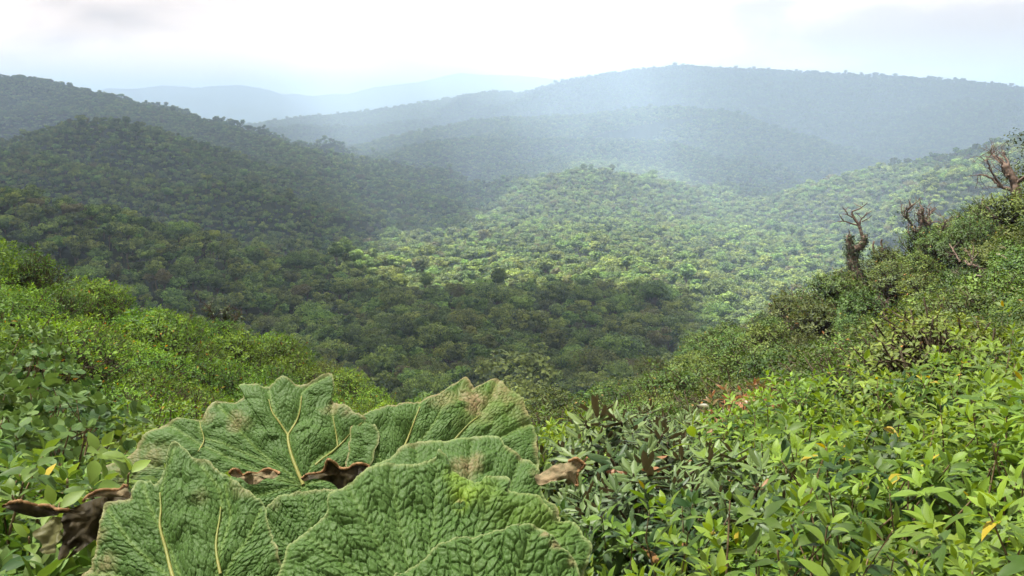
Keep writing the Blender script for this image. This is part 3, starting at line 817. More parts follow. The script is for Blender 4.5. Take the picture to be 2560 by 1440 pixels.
KINDS = {
 'fresh':   dict(n=5, cat='shrub', name='leafy_shrub', mat=M_fresh, spec=dict(R=.46, Hh=.80, tips=78, n=8, L=.090, Wd=.37, spread=(.45, 1.55), droop=.42, pairs=True, inner=.3, up=.9, stem_r=.0038)),
 'leather': dict(n=3, cat='shrub', name='leathery_shrub', mat=M_leather, spec=dict(R=.5, Hh=.78, tips=80, n=13, L=.12, Wd=.25, spread=(.55, 1.5), droop=.2, prof='strap', roll=.75, fold=0.2, inner=.25, up=.9, stem_r=.009)),
 'round':   dict(n=3, cat='shrub', name='round_leaved_shrub', mat=M_round, spec=dict(R=.6, Hh=.85, tips=80, n=7, L=.074, Wd=.88, spread=(.4, 1.3), droop=.1, prof='round', fold=.12, inner=.3)),
 'oval':    dict(n=4, cat='shrub', name='oval_leaved_shrub', mat=M_oval, spec=dict(R=.46, Hh=.66, tips=70, n=7, L=.085, Wd=.52, spread=(.5, 1.6), droop=.35, inner=.3)),
 'small':   dict(n=7, cat='shrub', name='bushy_shrub', mat=M_small, spec=dict(R=.9, Hh=1.3, tips=360, n=6, L=.10, Wd=.42, spread=(.5, 1.4), hi=False, inner=.3, stems=True, stem_r=.008)),
 'wind':    dict(n=8, cat='shrub', name='windswept_shrub', mat=M_wind, spec=dict(R=1.0, Hh=1.45, tips=430, n=6, L=.105, Wd=.5, spread=(.7, 1.5), hi=False, inner=.2, stems=True, lean=.30, flat=1.0, stem_r=.012)),
 'red':     dict(n=1, cat='shrub', name='red_tipped_shrub', mat=M_red, spec=dict(R=.45, Hh=.9, tips=46, n=6, L=.10, Wd=.36, spread=(.3, 1.2), droop=.3)),
}
SHRUB = {}
for ki, (kn, kd) in enumerate(KINDS.items()):
    SHRUB[kn] = []
    for i in range(kd['n']):
        sp = dict(kd['spec'])
        if kn in ('small', 'wind'):
            sp['tint'] = [.25, .35, .45, .3, .4, .2, .35, .3][i]; sp['L'] = sp['L']*([.66, .74, .70, 1.0, 1.1, .95, 1.05, 1.15] if kn == 'wind' else [.72, .80, .76, 1.0, 1.1, .95, 1.05])[i]; sp['tips'] = int(sp['tips']*(1.4 if i < 3 else 1)); sp['Hh'] = sp['Hh']*(0.74 if i < 3 else 1)
        fo, st = shrub(500+ki*20+i, **sp)
        SHRUB[kn].append((fo.mesh('foliage', kd['mat']), st.mesh('stems', M_stem if kn in ('fresh', 'oval', 'round') else M_twig)))

# where the shrubs stand: dart throwing over the near slopes, spacing grows with distance
def near_points(n=60000, seed=5):
    r_ = np.random.default_rng(seed)
    th = np.radians(r_.uniform(-38, 38, n)); r = 1.5*(70/1.5)**(r_.random(n)**0.62)
    x = np.sin(th)*r; y = np.cos(th)*r
    o = r_.permutation(n)
    keepx = []; cell = {}
    for i in o:
        ri = r[i]
        s = 0.40 + 0.022*ri if ri < 9 else (0.80 + 0.042*(ri-9) if ri < 40 else 2.1)
        c = (int(x[i]//2), int(y[i]//2)); ok = True
        for a in (-1, 0, 1):
            for b in (-1, 0, 1):
                for jx, jy, js in cell.get((c[0]+a, c[1]+b), ()):
                    if (jx-x[i])**2+(jy-y[i])**2 < min(s, js)**2:
                        ok = False; break
                if not ok: break
            if not ok: break
        if ok:
            cell.setdefault(c, []).append((x[i], y[i], s)); keepx.append(i)
    return x[keepx], y[keepx]
sx, sy = near_points()
sz = ground_z(sx, sy)
SP = np.stack([sx, sy, sz], -1)
kv = visible(SP, 1.4, 1.2)
SP = SP[kv]
su, sv, sd_ = proj(SP + np.array([0, 0, 0.9]))
sr = np.linalg.norm(SP, axis=1)
hero_clear = ((su > 190) & (su < 1470) & (sr < 4.6)) | (sr < 2.35) | ((su > -80) & (su < 380) & (sr < 2.8))
def in_ell(u, v, cu, cv, a, b):
    return ((u-cu)/a)**2 + ((v-cv)/b)**2 < 1
GROUP = {'fresh': 'light green leafy shrubs on the near right slope', 'leather': 'dark stiff-leaved shrubs', 'round': 'round-leaved shrubs at the left edge', 'oval': 'oval-leaved shrubs on the near left slope', 'small': 'bushes covering the left slope', 'wind': 'windswept bushes covering the right slope', 'red': 'shrubs with red new leaves'}
LABEL = {
 'fresh': 'light green shrub with whorls of pointed leaves on the near right slope',
 'leather': 'dark shrub with stiff narrow upright leaves among the light green shrubs',
 'round': 'glossy shrub with large round leaves at the left edge',
 'oval': 'shrub with soft oval green leaves on the near left slope',
 'small': 'dense small-leaved green bush on the left slope',
 'wind': 'low windswept olive green bush on the right slope',
 'red': 'shrub with orange red new leaves above the light green shrubs'}
count = {k: 0 for k in KINDS}
STUFFS = {'small': [], 'wind': []}
order = np.argsort(sr)
r2 = np.random.default_rng(77)
for i in order:
    if hero_clear[i]: continue
    u, v, r = su[i], sv[i], sr[i]
    if u < -260 or u > W+260 or v > 1900: continue
    left = u < 1150 if r < 9 else u < 1330 - (r-9)*3
    if left:
        if in_ell(u, v, 40, 900, 200, 140) and 5.2 < r < 12: kn = 'round'
        elif r < 6.8: kn = 'oval'
        elif r < 15 and r2.random() < 0.45: kn = 'oval'
        else: kn = 'small'
    else:
        if in_ell(u, v, 1690, 1130, 190, 160) and 3.9 < r < 9.5: kn = 'leather'
        elif in_ell(u, v, 1760, 1250, 120, 50) and 3.4 < r < 5: kn = 'leather'
        elif in_ell(u, v, 1920, 970, 60, 40) and r < 11: kn = 'red'
        elif r < 7.6 or (r < 9.5 and r2.random() < 0.4): kn = 'fresh'
        else: kn = 'wind'
    if u < -120 or u > W+120:
        if r > 12: continue
    kd = KINDS[kn]
    m = r2.integers(0, kd['n'])
    if kn in ('small', 'wind'): m = r2.integers(0, 3) if r < 19 else r2.integers(3, kd['n'])
    s = float(np.clip(r2.normal(1.0, 0.14), 0.7, 1.35))
    if kn in ('small', 'wind'):
        s *= 0.66 + 0.015*min(r, 45)
    if kn in STUFFS and count[kn] >= 290:
        STUFFS[kn].append((SP[i], r2.uniform(0, 6.28), s, m)); continue
    if kn in STUFFS and (u < 0 or u > W or v > H):
        STUFFS[kn].append((SP[i], r2.uniform(0, 6.28), s, m)); continue
    count[kn] += 1
    rz = r2.uniform(0, 6.28) if kn != 'wind' else r2.normal(math.pi, 0.5)
    e = empty(kd['name'], SP[i] - np.array([0, 0, 0.05]), rz, s)
    e.rotation_euler[0] = r2.normal(0, 0.08); e.rotation_euler[1] = r2.normal(0, 0.08)
    tag(e, LABEL[kn], kd['cat'], GROUP[kn])
    fm, sm = SHRUB[kn][m]
    obj('foliage', fm, e); obj('stems', sm, e)
for kn, lst in STUFFS.items():
    if not lst: continue
    cl = bpy.data.collections.new('bush_prototypes_' + kn)
    for i, (fm, sm) in enumerate(SHRUB[kn]):
        cl.objects.link(bpy.data.objects.new('bush_%s_%02d' % (kn, i), fm))
    scatter('slope_bushes', np.array([a[0] for a in lst]), np.array([a[1] for a in lst]), np.array([a[2] for a in lst]), [a[3] for a in lst], cl,
            'bushes running on over the %s slope' % ('left' if kn == 'small' else 'right'))
print('shrubs', count, {k: len(v) for k, v in STUFFS.items()})
# low leaves that close the ground between the near shrubs
gc = bpy.data.collections.new('ground_leaf_prototypes')
for i in range(3):
    fo, st = shrub(900+i, R=.22, Hh=.28, tips=22, n=6, L=.085, Wd=.42, stems=False, tint=.2, inner=.1)
    gc.objects.link(bpy.data.objects.new('low_leaves_%d' % i, fo.mesh('low_leaves', M_oval)))
th = np.radians(rng.uniform(-40, 40, 2600)); r = 1.3*(12/1.3)**rng.random(2600)
gx, gy = np.sin(th)*r, np.cos(th)*r
scatter('ground_cover', np.stack([gx, gy, ground_z(gx, gy)], -1), rng.uniform(0, 6.28, 2600), rng.uniform(.7, 1.5, 2600)*(0.8+0.05*r), rng.integers(0, 3, 2600), gc, 'low leafy plants closing the ground between the near shrubs')
# ------------------------------------------------------------------ giant-leaved plant in front
def giant_leaf_mat():
    m, t = new_mat('giant_leaf')
    g = lambda nm: N(t, 'ShaderNodeAttribute', attribute_name=nm)
    tcx = N(t, 'ShaderNodeTexCoord')
    n1 = N(t, 'ShaderNodeTexNoise', ins={'Scale': 5.0, 'Detail': 5.0}); t.links.new(tcx.outputs['Object'], n1.inputs[0])
    n2 = N(t, 'ShaderNodeTexNoise', ins={'Scale': 90.0, 'Detail': 4.0}); t.links.new(tcx.outputs['Object'], n2.inputs[0])
    base = N(t, 'ShaderNodeMix', data_type='RGBA', ins={6: (0.034, 0.074, 0.014, 1), 7: (0.059, 0.114, 0.025, 1)})
    t.links.new(n1.outputs[0], base.inputs[0])
    ve = g('vein')
    v = N(t, 'ShaderNodeMix', data_type='RGBA', ins={7: (0.09, 0.15, 0.03, 1)})
    t.links.new(ve.outputs['Fac'], v.inputs[0]); t.links.new(base.outputs[2], v.inputs[6])
    rm = g('rim')
    rv = N(t, 'ShaderNodeMix', data_type='RGBA', ins={7: (0.15, 0.20, 0.075, 1)})
    t.links.new(rm.outputs['Fac'], rv.inputs[0]); t.links.new(v.outputs[2], rv.inputs[6]); v = rv
    ye = g('yel')
    y = N(t, 'ShaderNodeMix', data_type='RGBA', ins={7: (0.11, 0.18, 0.018, 1)})
    t.links.new(ye.outputs['Fac'], y.inputs[0]); t.links.new(v.outputs[2], y.inputs[6])
    dr = g('dry')
    da = N(t, 'ShaderNodeMath', operation='MULTIPLY_ADD', ins={1: 0.9, 2: -0.45}); t.links.new(n2.outputs[0], da.inputs[0])
    ds = N(t, 'ShaderNodeMath', operation='ADD', use_clamp=True); t.links.new(dr.outputs['Fac'], ds.inputs[0])
    dm = N(t, 'ShaderNodeMath', operation='MULTIPLY'); t.links.new(da.outputs[0], dm.inputs[0]); t.links.new(dr.outputs['Fac'], dm.inputs[1])
    t.links.new(dm.outputs[0], ds.inputs[1])
    d = N(t, 'ShaderNodeMix', data_type='RGBA', ins={7: (0.19, 0.145, 0.075, 1)})
    t.links.new(ds.outputs[0], d.inputs[0]); t.links.new(y.outputs[2], d.inputs[6])
    gm = N(t, 'ShaderNodeNewGeometry')
    bk = N(t, 'ShaderNodeMix', data_type='RGBA', ins={7: (0.085, 0.085, 0.03, 1)})
    t.links.new(gm.outputs['Backfacing'], bk.inputs[0]); t.links.new(d.outputs[2], bk.inputs[6])
    p = N(t, 'ShaderNodeBsdfPrincipled', ins={'Roughness': 0.55, 'Specular IOR Level': 0.18})
    t.links.new(bk.outputs[2], p.inputs['Base Color'])
    b = N(t, 'ShaderNodeBump', ins={'Strength': 0.35, 'Distance': 0.003}); t.links.new(n2.outputs[0], b.inputs['Height']); t.links.new(b.outputs[0], p.inputs['Normal'])
    tr = N(t, 'ShaderNodeBsdfTranslucent'); t.links.new(bk.outputs[2], tr.inputs['Color'])
    mx = N(t, 'ShaderNodeMixShader', ins={0: 0.16}); t.links.new(p.outputs[0], mx.inputs[1]); t.links.new(tr.outputs[0], mx.inputs[2])
    o = N(t, 'ShaderNodeOutputMaterial'); t.links.new(mx.outputs[0], o.inputs[0])
    return m
M_giant = giant_leaf_mat()
M_vein = noise_mat('leaf_vein', (0.11, 0.14, 0.03), (0.19, 0.18, 0.05), scale=25, bump=0.2, bdist=0.002, rough=0.5)
M_petiole = noise_mat('petiole', (0.16, 0.11, 0.04), (0.30, 0.16, 0.06), scale=30, bump=0.6, bdist=0.004, rough=0.6)
M_dead_leaf = noise_mat('dead_leaf', (0.008, 0.007, 0.002), (0.034, 0.025, 0.007), scale=14, bump=0.7, bdist=0.006, rough=0.7)
M_pale_dead = noise_mat('pale_dead_leaf', (0.07, 0.065, 0.03), (0.20, 0.15, 0.085), scale=40, bump=0.8, bdist=0.006, rough=0.75)
M_rim = noise_mat('dead_leaf_rim', (0.09, 0.045, 0.018), (0.25, 0.15, 0.065), scale=40, bump=0.5, bdist=0.003, rough=0.7)

def seg_dist(Q, poly):
    """distance, along-length and side offset of points Q (n,2) to a polyline"""
    bd = np.full(len(Q), 1e9); al = np.zeros(len(Q)); sd = np.zeros(len(Q)); acc = 0.0
    for a, b in zip(poly[:-1], poly[1:]):
        ab = b-a; L = math.hypot(*ab) + 1e-9
        t = ((Q-a) @ ab)/L**2; tc_ = np.clip(t, 0, 1)
        e = Q-a-tc_[:, None]*ab
        d = np.hypot(e[:, 0], e[:, 1])
        m = d < bd
        bd = np.where(m, d, bd); al = np.where(m, acc+tc_*L, al)
        sd = np.where(m, np.sign(ab[0]*(Q-a)[:, 1]-ab[1]*(Q-a)[:, 0]), sd)
        acc += L
    return bd, al, sd
def voro(x, y, seed, jit=0.75):
    ix = np.floor(x); iy = np.floor(y)
    f1 = np.full(x.shape, 9.0); f2 = np.full(x.shape, 9.0)
    for a in (-1, 0, 1):
        for b in (-1, 0, 1):
            cx = ix+a; cy_ = iy+b
            px = cx+0.5+jit*(_hash(cx, cy_, seed)-0.5); py = cy_+0.5+jit*(_hash(cx, cy_, seed+5)-0.5)
            d = np.hypot(x-px, y-py)
            f2 = np.where(d < f1, f1, np.minimum(f2, d)); f1 = np.minimum(f1, d)
    return f1, f2

class Plane:
    def __init__(self, u, v, d, n):
        self.A = at(u, v, d); self.n = norm(np.array(n, dtype=float))
        self.e1 = norm(np.cross([0, 1, 0.0], self.n)); self.e2 = np.cross(self.n, self.e1)
    def hit(self, u, v):
        r = ray(u, v); t = (self.A @ self.n)/(r @ self.n)
        q = r*t - self.A
        return np.array([q @ self.e1, q @ self.e2])
    def up(self, Q, h):
        return self.A + Q[:, :1]*self.e1 + Q[:, 1:]*self.e2 + np.asarray(h)[:, None]*self.n

PLANT = empty('giant_leaved_plant', (0, 0, 0))
tag(PLANT, 'giant umbrella-leaved plant with wrinkled lobed leaves at the front', 'plant')
ROOT = np.array([-0.12, 2.55, float(ground_z(np.array([-0.12]), np.array([2.55]))[0])])

def giant_leaf(seed, base, d, nrm, outline, veins, tubes=(), dry=(), yel=(), dome=0.05, veincol=.3, hole=None, spacing=0.040, cell=0.0165, amp=1.0, N_=1100, M_=170, edge_dry=0.5, label=None, ruffle=0.012, petiole=True):
    pl = Plane(base[0], base[1], d, nrm)
    O = np.zeros(2)
    P = np.array([pl.hit(*p) for p in outline])
    # closed smooth outline, resampled evenly and given a toothed, irregular margin
    Pc = np.concatenate([P[-2:], P, P[:3]])
    sp = spline(Pc, 24)[2*24:-2*24-1]
    seg = np.hypot(*np.diff(np.concatenate([sp, sp[:1]]), axis=0).T); cum = np.concatenate([[0], np.cumsum(seg)])
    tt = np.linspace(0, cum[-1], N_, endpoint=False)
    B = np.stack([np.interp(tt, cum, np.append(sp[:, i], sp[0, i])) for i in (0, 1)], -1)
    R = np.hypot(B[:, 0], B[:, 1])
    arc = tt
    jag = 0.010*(vnoise(arc/0.035, arc*0, seed)-0.5) + 0.016*(vnoise(arc/0.10, arc*0+3, seed)-0.5) + 0.006*(vnoise(arc/0.012, arc*0+7, seed)-0.5)
    B = B*(1 + (jag/np.maximum(R, .1)))[:, None]
    s = (np.arange(1, M_+1)/M_)**0.92
    Q = (B[:, None, :]*s[None, :, None]).reshape(-1, 2)
    Q = np.concatenate([[[0, 0]], Q])
    S = np.concatenate([[0], np.broadcast_to(s, (N_, M_)).ravel()])
    # vein domains
    vp = []
    for vv in veins:
        pts = [O] + [pl.hit(*p) for p in vv]
        vp.append(spline(np.array(pts), 6))
    bd = np.full(len(Q), 1e9); al = np.zeros(len(Q)); side = np.zeros(len(Q)); vid = np.zeros(len(Q)); b2 = np.full(len(Q), 1e9)
    for k, p in enumerate(vp):
        a, b, c = seg_dist(Q, p)
        m = a < bd
        b2 = np.where(m, bd, np.minimum(b2, a)); bd = np.where(m, a, bd); al = np.where(m, b, al); side = np.where(m, c, side); vid = np.where(m, k, vid)
    wx = (fbm(Q[:, 0]/0.09, Q[:, 1]/0.09, 3, seed+40))*0.030
    ph = (al - 0.62*bd + wx + side*0.008)/spacing
    fr = ph - np.floor(ph)
    sec = np.abs(np.sin(math.pi*fr))**0.4                     # puffed between the side veins, creased along them
    f1, f2 = voro(ph*spacing/cell*0.95 + vid*13.1, bd/cell*1.0 + side*31.7, seed)
    e = np.clip((f2-f1)/0.32, 0, 1); cellh = e*(2-e)
    f1b, f2b = voro(Q[:, 0]/cell*2.1, Q[:, 1]/cell*2.1, seed+3); eb = np.clip((f2b-f1b)/0.5, 0, 1)
    near_v = np.exp(-(bd/0.016)**2)
    edge = np.clip((1-S)/0.06, 0, 1)
    lobe = np.clip((b2-bd)/0.10, 0, 1)
    h = dome*4*S*(1-S)*(0.8+0.4*fbm(Q[:, 0]/0.3, Q[:, 1]/0.3, 2, seed+8)) \
        + amp*(0.008*np.sin(ph*spacing/0.105*6.283)*np.clip(bd/0.05, 0, 1)*np.clip((1-S)*5, 0, 1) + 0.0045*sec*np.clip(bd/0.03, 0.2, 1)*(0.45+0.55*edge) + 0.0054*cellh*(0.5+0.5*edge) + 0.0012*eb) \
        - 0.010*near_v - 0.022*np.exp(-(bd/0.07)**2)*np.clip(S*3, 0, 1)*np.clip((1-S)*3, 0, 1) - 0.020*(1-lobe)*np.clip(S*2-0.4, 0, 1)*np.clip((1-S)*4, 0, 1) \
        + 0.05*fbm(Q[:, 0]/0.16, Q[:, 1]/0.16, 3, seed+12)*np.clip(S*2, 0, 1)*np.clip((1-S)*3+0.25, 0, 1)
    th_ = np.concatenate([[0], np.repeat(arc, M_)])
    h = h + ruffle*2*(vnoise(th_/0.06, th_*0, seed+60)-0.5)*S**6
    # colours the leaf itself carries
    dv = np.zeros(len(Q)); yv = np.zeros(len(Q))
    cr_n = fbm(Q[:, 0]/0.05, Q[:, 1]/0.05, 4, seed+70)
    dv += edge_dry*np.clip((S-0.955)/0.045, 0, 1)*np.clip(0.5+3.0*fbm(th_/0.09, S*2, 3, seed+71)+0.2, 0, 1)
    for (u, v, r_px, st) in dry:
        c = pl.hit(u, v); rr = np.linalg.norm(pl.hit(u+r_px, v)-c)
        dd = np.hypot(*(Q-c).T)/rr
        dv += 0.75*st*np.clip(1.1-dd+1.6*cr_n, 0, 1)*(0.35+0.65*cellh)
    for (u, v, r_px, st) in yel:
        c = pl.hit(u, v); rr = np.linalg.norm(pl.hit(u+r_px, v)-c)
        dd = np.hypot(*(Q-c).T)/rr
        yv += st*np.clip(1.2-dd+0.6*cr_n, 0, 1)
    thin = np.clip(1-cellh*1.3, 0, 1)*0.35*np.clip(1.0, 0, 1)
    vein = np.clip(veincol*np.exp(-(bd/0.0045)**2) + 0.08*thin, 0, 1)
    V = pl.up(Q, h)
    i = np.arange(N_)[:, None]; j = np.arange(M_-1)[None, :]; i2 = (i+1) % N_
    Fq = np.stack([1+i*M_+j, 1+i*M_+j+1, 1+i2*M_+j+1, 1+i2*M_+j], -1).reshape(-1, 4)
    Ft = np.stack([np.zeros(N_, int), 1+np.arange(N_)*M_, 1+((np.arange(N_)+1) % N_)*M_], -1)
    # orient upward
    a, b, c = V[Fq[N_*M_//4]][:3]
    if np.dot(np.cross(b-a, c-a), pl.n) < 0:
        Fq = Fq[:, ::-1]; Ft = Ft[:, ::-1]
    if hole is not None:
        c = pl.hit(*hole[:2]); rr = np.linalg.norm(pl.hit(hole[0]+hole[2], hole[1])-c)
        ctr = Q[Fq].mean(1)-c
        dd = np.hypot(ctr[:, 0]*0.6, ctr[:, 1]*1.0) + 0.35*rr*fbm(ctr[:, 0]/0.01, ctr[:, 1]/0.01, 2, 4)
        Fq = Fq[dd > rr]
    me = make_mesh('leaf', V, [Fq, Ft], M_giant, None, {'vein': vein, 'rim': np.clip((S-0.975)/0.02, 0, 1)*0.8, 'dry': np.clip(dv, 0, 1), 'yel': np.clip(yv, 0, 1)})
    o = obj('leaf', me, PLANT)
    if label: o['label'] = label
    # raised main veins
    for vv, r0, r1 in tubes:
        q = spline(np.array([pl.hit(*p) for p in vv]), 7)
        qi = ((q[:, None]-Q[None])**2).sum(-1).argmin(1)
        hh = h[qi]; hh = np.convolve(np.pad(hh, 3, 'edge'), np.ones(7)/7, 'valid')
        tb = MB(); tube(tb, pl.up(q, hh+0.003), np.linspace(r0, r1, len(q))*0.62, 7)
        obj('vein', tb.mesh('vein', M_vein), o)
    if petiole:
        a = pl.A - pl.n*0.012; tb = MB()
        mid = (a+ROOT)/2 + np.array([0, 0, -0.05])
        tube(tb, spline(np.array([ROOT - [0, 0, .1], mid, a - np.array([0, 0, .10]), a]), 8), np.linspace(0.024, 0.013, 25), 8, wob=0.12)
        obj('petiole', tb.mesh('petiole', M_petiole), PLANT)
    return o, pl

giant_leaf(1, (756, 1212), 3.05, (-0.04, -0.58, 0.81),
    [(640, 1300), (500, 1290), (370, 1262), (240, 1208), (262, 1172), (330, 1130), (352, 1104), (430, 1052), (480, 1046), (503, 1040), (535, 1006), (575, 1004), (606, 990), (598, 962), (640, 960), (662, 968), (705, 947), (758, 964), (822, 932), (836, 962), (832, 1004), (872, 1018), (884, 1036), (915, 1048), (945, 1080), (935, 1150), (905, 1220), (840, 1300), (740, 1330)],
    [[(728, 1130), (720, 1086), (690, 1040), (672, 975)], [(728, 1130), (720, 1086), (745, 1030), (760, 975), (818, 942)], [(700, 1170), (560, 1110), (505, 1090), (500, 1050)], [(640, 1190), (480, 1180), (300, 1165)], [(660, 1180), (520, 1120), (420, 1062)], [(790, 1150), (842, 1112), (832, 1050), (830, 1010)], [(790, 1150), (842, 1112), (880, 1075), (925, 1052)], [(640, 1120), (560, 1030), (545, 1010)], [(640, 1240), (500, 1250), (350, 1235)], [(820, 1200), (900, 1170)], [(730, 1290)], [(820, 1270)]],
    tubes=[([(758, 1212), (733, 1150), (722, 1110), (719, 1086)], .011, .008), ([(719, 1086), (700, 1058), (683, 1035), (674, 1003)], .007, .003), ([(719, 1086), (738, 1052), (750, 1020), (754, 990)], .007, .003), ([(790, 1166), (822, 1135), (843, 1112)], .008, .006), ([(843, 1112), (838, 1075), (832, 1040)], .005, .002), ([(843, 1112), (870, 1085), (905, 1058)], .005, .002), ([(500, 1135), (510, 1100), (503, 1070), (498, 1050)], .005, .002)],
    dry=[(600, 1060, 35, .7), (830, 1015, 28, .8), (870, 1035, 25, .6), (300, 1180, 70, .55), (380, 1150, 50, .5), (520, 1045, 22, .4)], dome=.05, veincol=.8, amp=.8)
giant_leaf(2, (985, 1200), 3.0, (0.10, -0.55, 0.83),
    [(880, 1260), (862, 1190), (872, 1120), (878, 1070), (900, 1045), (945, 1024), (1005, 1006), (1060, 996), (1096, 984), (1112, 972), (1142, 956), (1166, 942), (1184, 964), (1202, 960), (1236, 944), (1258, 952), (1272, 972), (1302, 990), (1320, 1030), (1338, 1062), (1346, 1130), (1342, 1210), (1250, 1280), (1100, 1310), (960, 1310)],
    [[(1008, 1120), (1034, 1055), (1052, 1000)], [(1060, 1160), (1140, 1095), (1195, 1030), (1180, 970)], [(1140, 1095), (1215, 1020), (1245, 955)], [(1080, 1180), (1240, 1100), (1340, 1050)], [(1100, 1200), (1260, 1180), (1340, 1160)], [(940, 1130), (905, 1060)], [(1020, 1130), (1085, 1060), (1120, 985)], [(1020, 1290)], [(1180, 1260)]],
    tubes=[([(998, 1140), (1018, 1095), (1032, 1062), (1050, 1018)], .008, .003), ([(1128, 1108), (1148, 1085), (1172, 1062), (1200, 1038)], .007, .003)],
    dry=[(1180, 985, 40, .7), (1260, 975, 45, .75), (1185, 1012, 32, .8), (1310, 1035, 35, .5), (1110, 1000, 40, .55), (1200, 1030, 60, .35)], yel=[(1230, 1000, 110, .3)], dome=.045, edge_dry=.75, veincol=.7, amp=.8)
giant_leaf(3, (505, 1570), 1.98, (-0.10, -0.55, 0.83),
    [(330, 1650), (170, 1600), (190, 1490), (214, 1420), (238, 1340), (250, 1285), (264, 1252), (318, 1243), (326, 1214), (344, 1196), (370, 1194), (384, 1206), (404, 1170), (420, 1130), (440, 1110), (466, 1128), (490, 1154), (520, 1160), (556, 1190), (590, 1214), (626, 1235), (650, 1258), (668, 1292), (695, 1400), (725, 1520), (660, 1650)],
    [[(440, 1460), (402, 1330), (400, 1220), (438, 1125)], [(402, 1330), (370, 1260), (355, 1205)], [(440, 1460), (330, 1360), (265, 1270)], [(545, 1420), (545, 1320), (548, 1230), (505, 1165)], [(545, 1420), (570, 1290), (560, 1205)], [(430, 1500), (300, 1440), (215, 1430)], [(560, 1450), (620, 1340), (650, 1270)], [(620, 1500), (700, 1460)], [(400, 1600), (250, 1590)], [(600, 1620)]],
    tubes=[([(470, 1520), (430, 1436), (408, 1360), (397, 1310), (400, 1270), (398, 1230)], .008, .003), ([(555, 1440), (543, 1375), (545, 1315), (548, 1262)], .006, .0025)],
    dry=[(268, 1400, 45, .8), (255, 1340, 30, .5), (225, 1430, 35, .5), (610, 1230, 22, .6), (505, 1250, 25, .3), (590, 1205, 25, .35)], dome=.045, veincol=.7, amp=.88)
giant_leaf(4, (800, 1560), 2.12, (0.0, -0.50, 0.86),
    [(640, 1660), (470, 1580), (490, 1450), (528, 1392), (570, 1336), (608, 1314), (640, 1318), (652, 1282), (700, 1246), (760, 1234), (850, 1230), (905, 1226), (1000, 1246), (1060, 1360), (1010, 1560), (900, 1670)],
    [[(760, 1440), (700, 1340), (650, 1290)], [(790, 1430), (780, 1320), (760, 1240)], [(700, 1470), (620, 1390), (600, 1325)], [(690, 1520), (560, 1470), (500, 1460)], [(840, 1420), (870, 1310), (880, 1235)], [(900, 1450), (990, 1350)], [(700, 1620)], [(900, 1600)]],
    dry=[(680, 1262, 25, .5), (655, 1300, 18, .5)], dome=.06, amp=1.1, edge_dry=.35)
giant_leaf(5, (1150, 1520), 2.4, (0.08, -0.50, 0.86),
    [(950, 1610), (815, 1460), (850, 1280), (905, 1192), (960, 1146), (1040, 1110), (1120, 1098), (1200, 1095), (1250, 1099), (1264, 1118), (1302, 1140), (1346, 1175), (1356, 1228), (1398, 1268), (1412, 1320), (1452, 1380), (1440, 1510), (1300, 1630)],
    [[(1120, 1400), (1060, 1240), (1040, 1120)], [(1150, 1380), (1170, 1230), (1180, 1105)], [(1190, 1390), (1260, 1260), (1300, 1150)], [(1210, 1430), (1330, 1340), (1390, 1290)], [(1070, 1420), (960, 1290), (905, 1210)], [(1230, 1490), (1360, 1450), (1440, 1420)], [(1050, 1490), (900, 1430)], [(1100, 1600)], [(1250, 1590)]],
    dry=[(1160, 1180, 45, .75), (1185, 1160, 30, .5), (1395, 1280, 25, .4), (1340, 1190, 20, .4)], dome=.055, edge_dry=.4)
giant_leaf(6, (1040, 1640), 1.62, (0.06, -0.46, 0.89),
    [(850, 1740), (630, 1660), (660, 1500), (700, 1420), (742, 1340), (812, 1292), (822, 1242), (860, 1214), (905, 1200), (960, 1172), (1040, 1166), (1084, 1150), (1099, 1126), (1126, 1150), (1132, 1166), (1172, 1192), (1200, 1204), (1212, 1192), (1256, 1186), (1276, 1204), (1272, 1236), (1340, 1246), (1390, 1280), (1408, 1292), (1442, 1302), (1456, 1340), (1480, 1372), (1430, 1510), (1300, 1660), (1150, 1740)],
    [[(1060, 1480), (1085, 1320), (1092, 1160)], [(1000, 1480), (930, 1340), (870, 1225)], [(980, 1500), (860, 1410), (760, 1340)], [(1120, 1480), (1190, 1340), (1245, 1200)], [(1140, 1500), (1280, 1370), (1400, 1300)], [(960, 1540), (820, 1500), (690, 1470)], [(1150, 1540), (1320, 1450), (1460, 1380)], [(960, 1640), (760, 1640)], [(1130, 1640), (1320, 1620)], [(1030, 1480), (1000, 1320), (980, 1180)]],
    yel=[(1140, 1190, 40, .9), (1155, 1240, 40, .9), (1330, 1320, 110, .35), (1200, 1230, 55, .5), (1150, 1270, 25, .5)], dry=[(1148, 1258, 14, .9)], hole=(1148, 1264, 9), dome=.07, amp=1.2, edge_dry=.12, spacing=.043, cell=.019, label='large front leaf with a yellow patch and a small hole')
giant_leaf(7, (1205, 1690), 1.32, (0.06, -0.40, 0.91),
    [(980, 1790), (840, 1670), (890, 1510), (955, 1440), (1000, 1412), (1060, 1402), (1082, 1366), (1150, 1346), (1230, 1338), (1310, 1326), (1368, 1346), (1388, 1376), (1432, 1414), (1475, 1510), (1450, 1670), (1350, 1790)],
    [[(1200, 1540), (1190, 1440), (1180, 1345)], [(1230, 1540), (1300, 1430), (1330, 1340)], [(1150, 1550), (1060, 1470), (1010, 1420)], [(1260, 1560), (1380, 1480), (1420, 1430)], [(1100, 1600), (950, 1560)], [(1290, 1640), (1430, 1620)], [(1120, 1720)], [(1270, 1730)]],
    dry=[(1360, 1350, 14, .9), (1385, 1378, 18, .9), (1428, 1410, 16, .9)], dome=.06, amp=1.15, edge_dry=.15, spacing=.043, cell=.019)

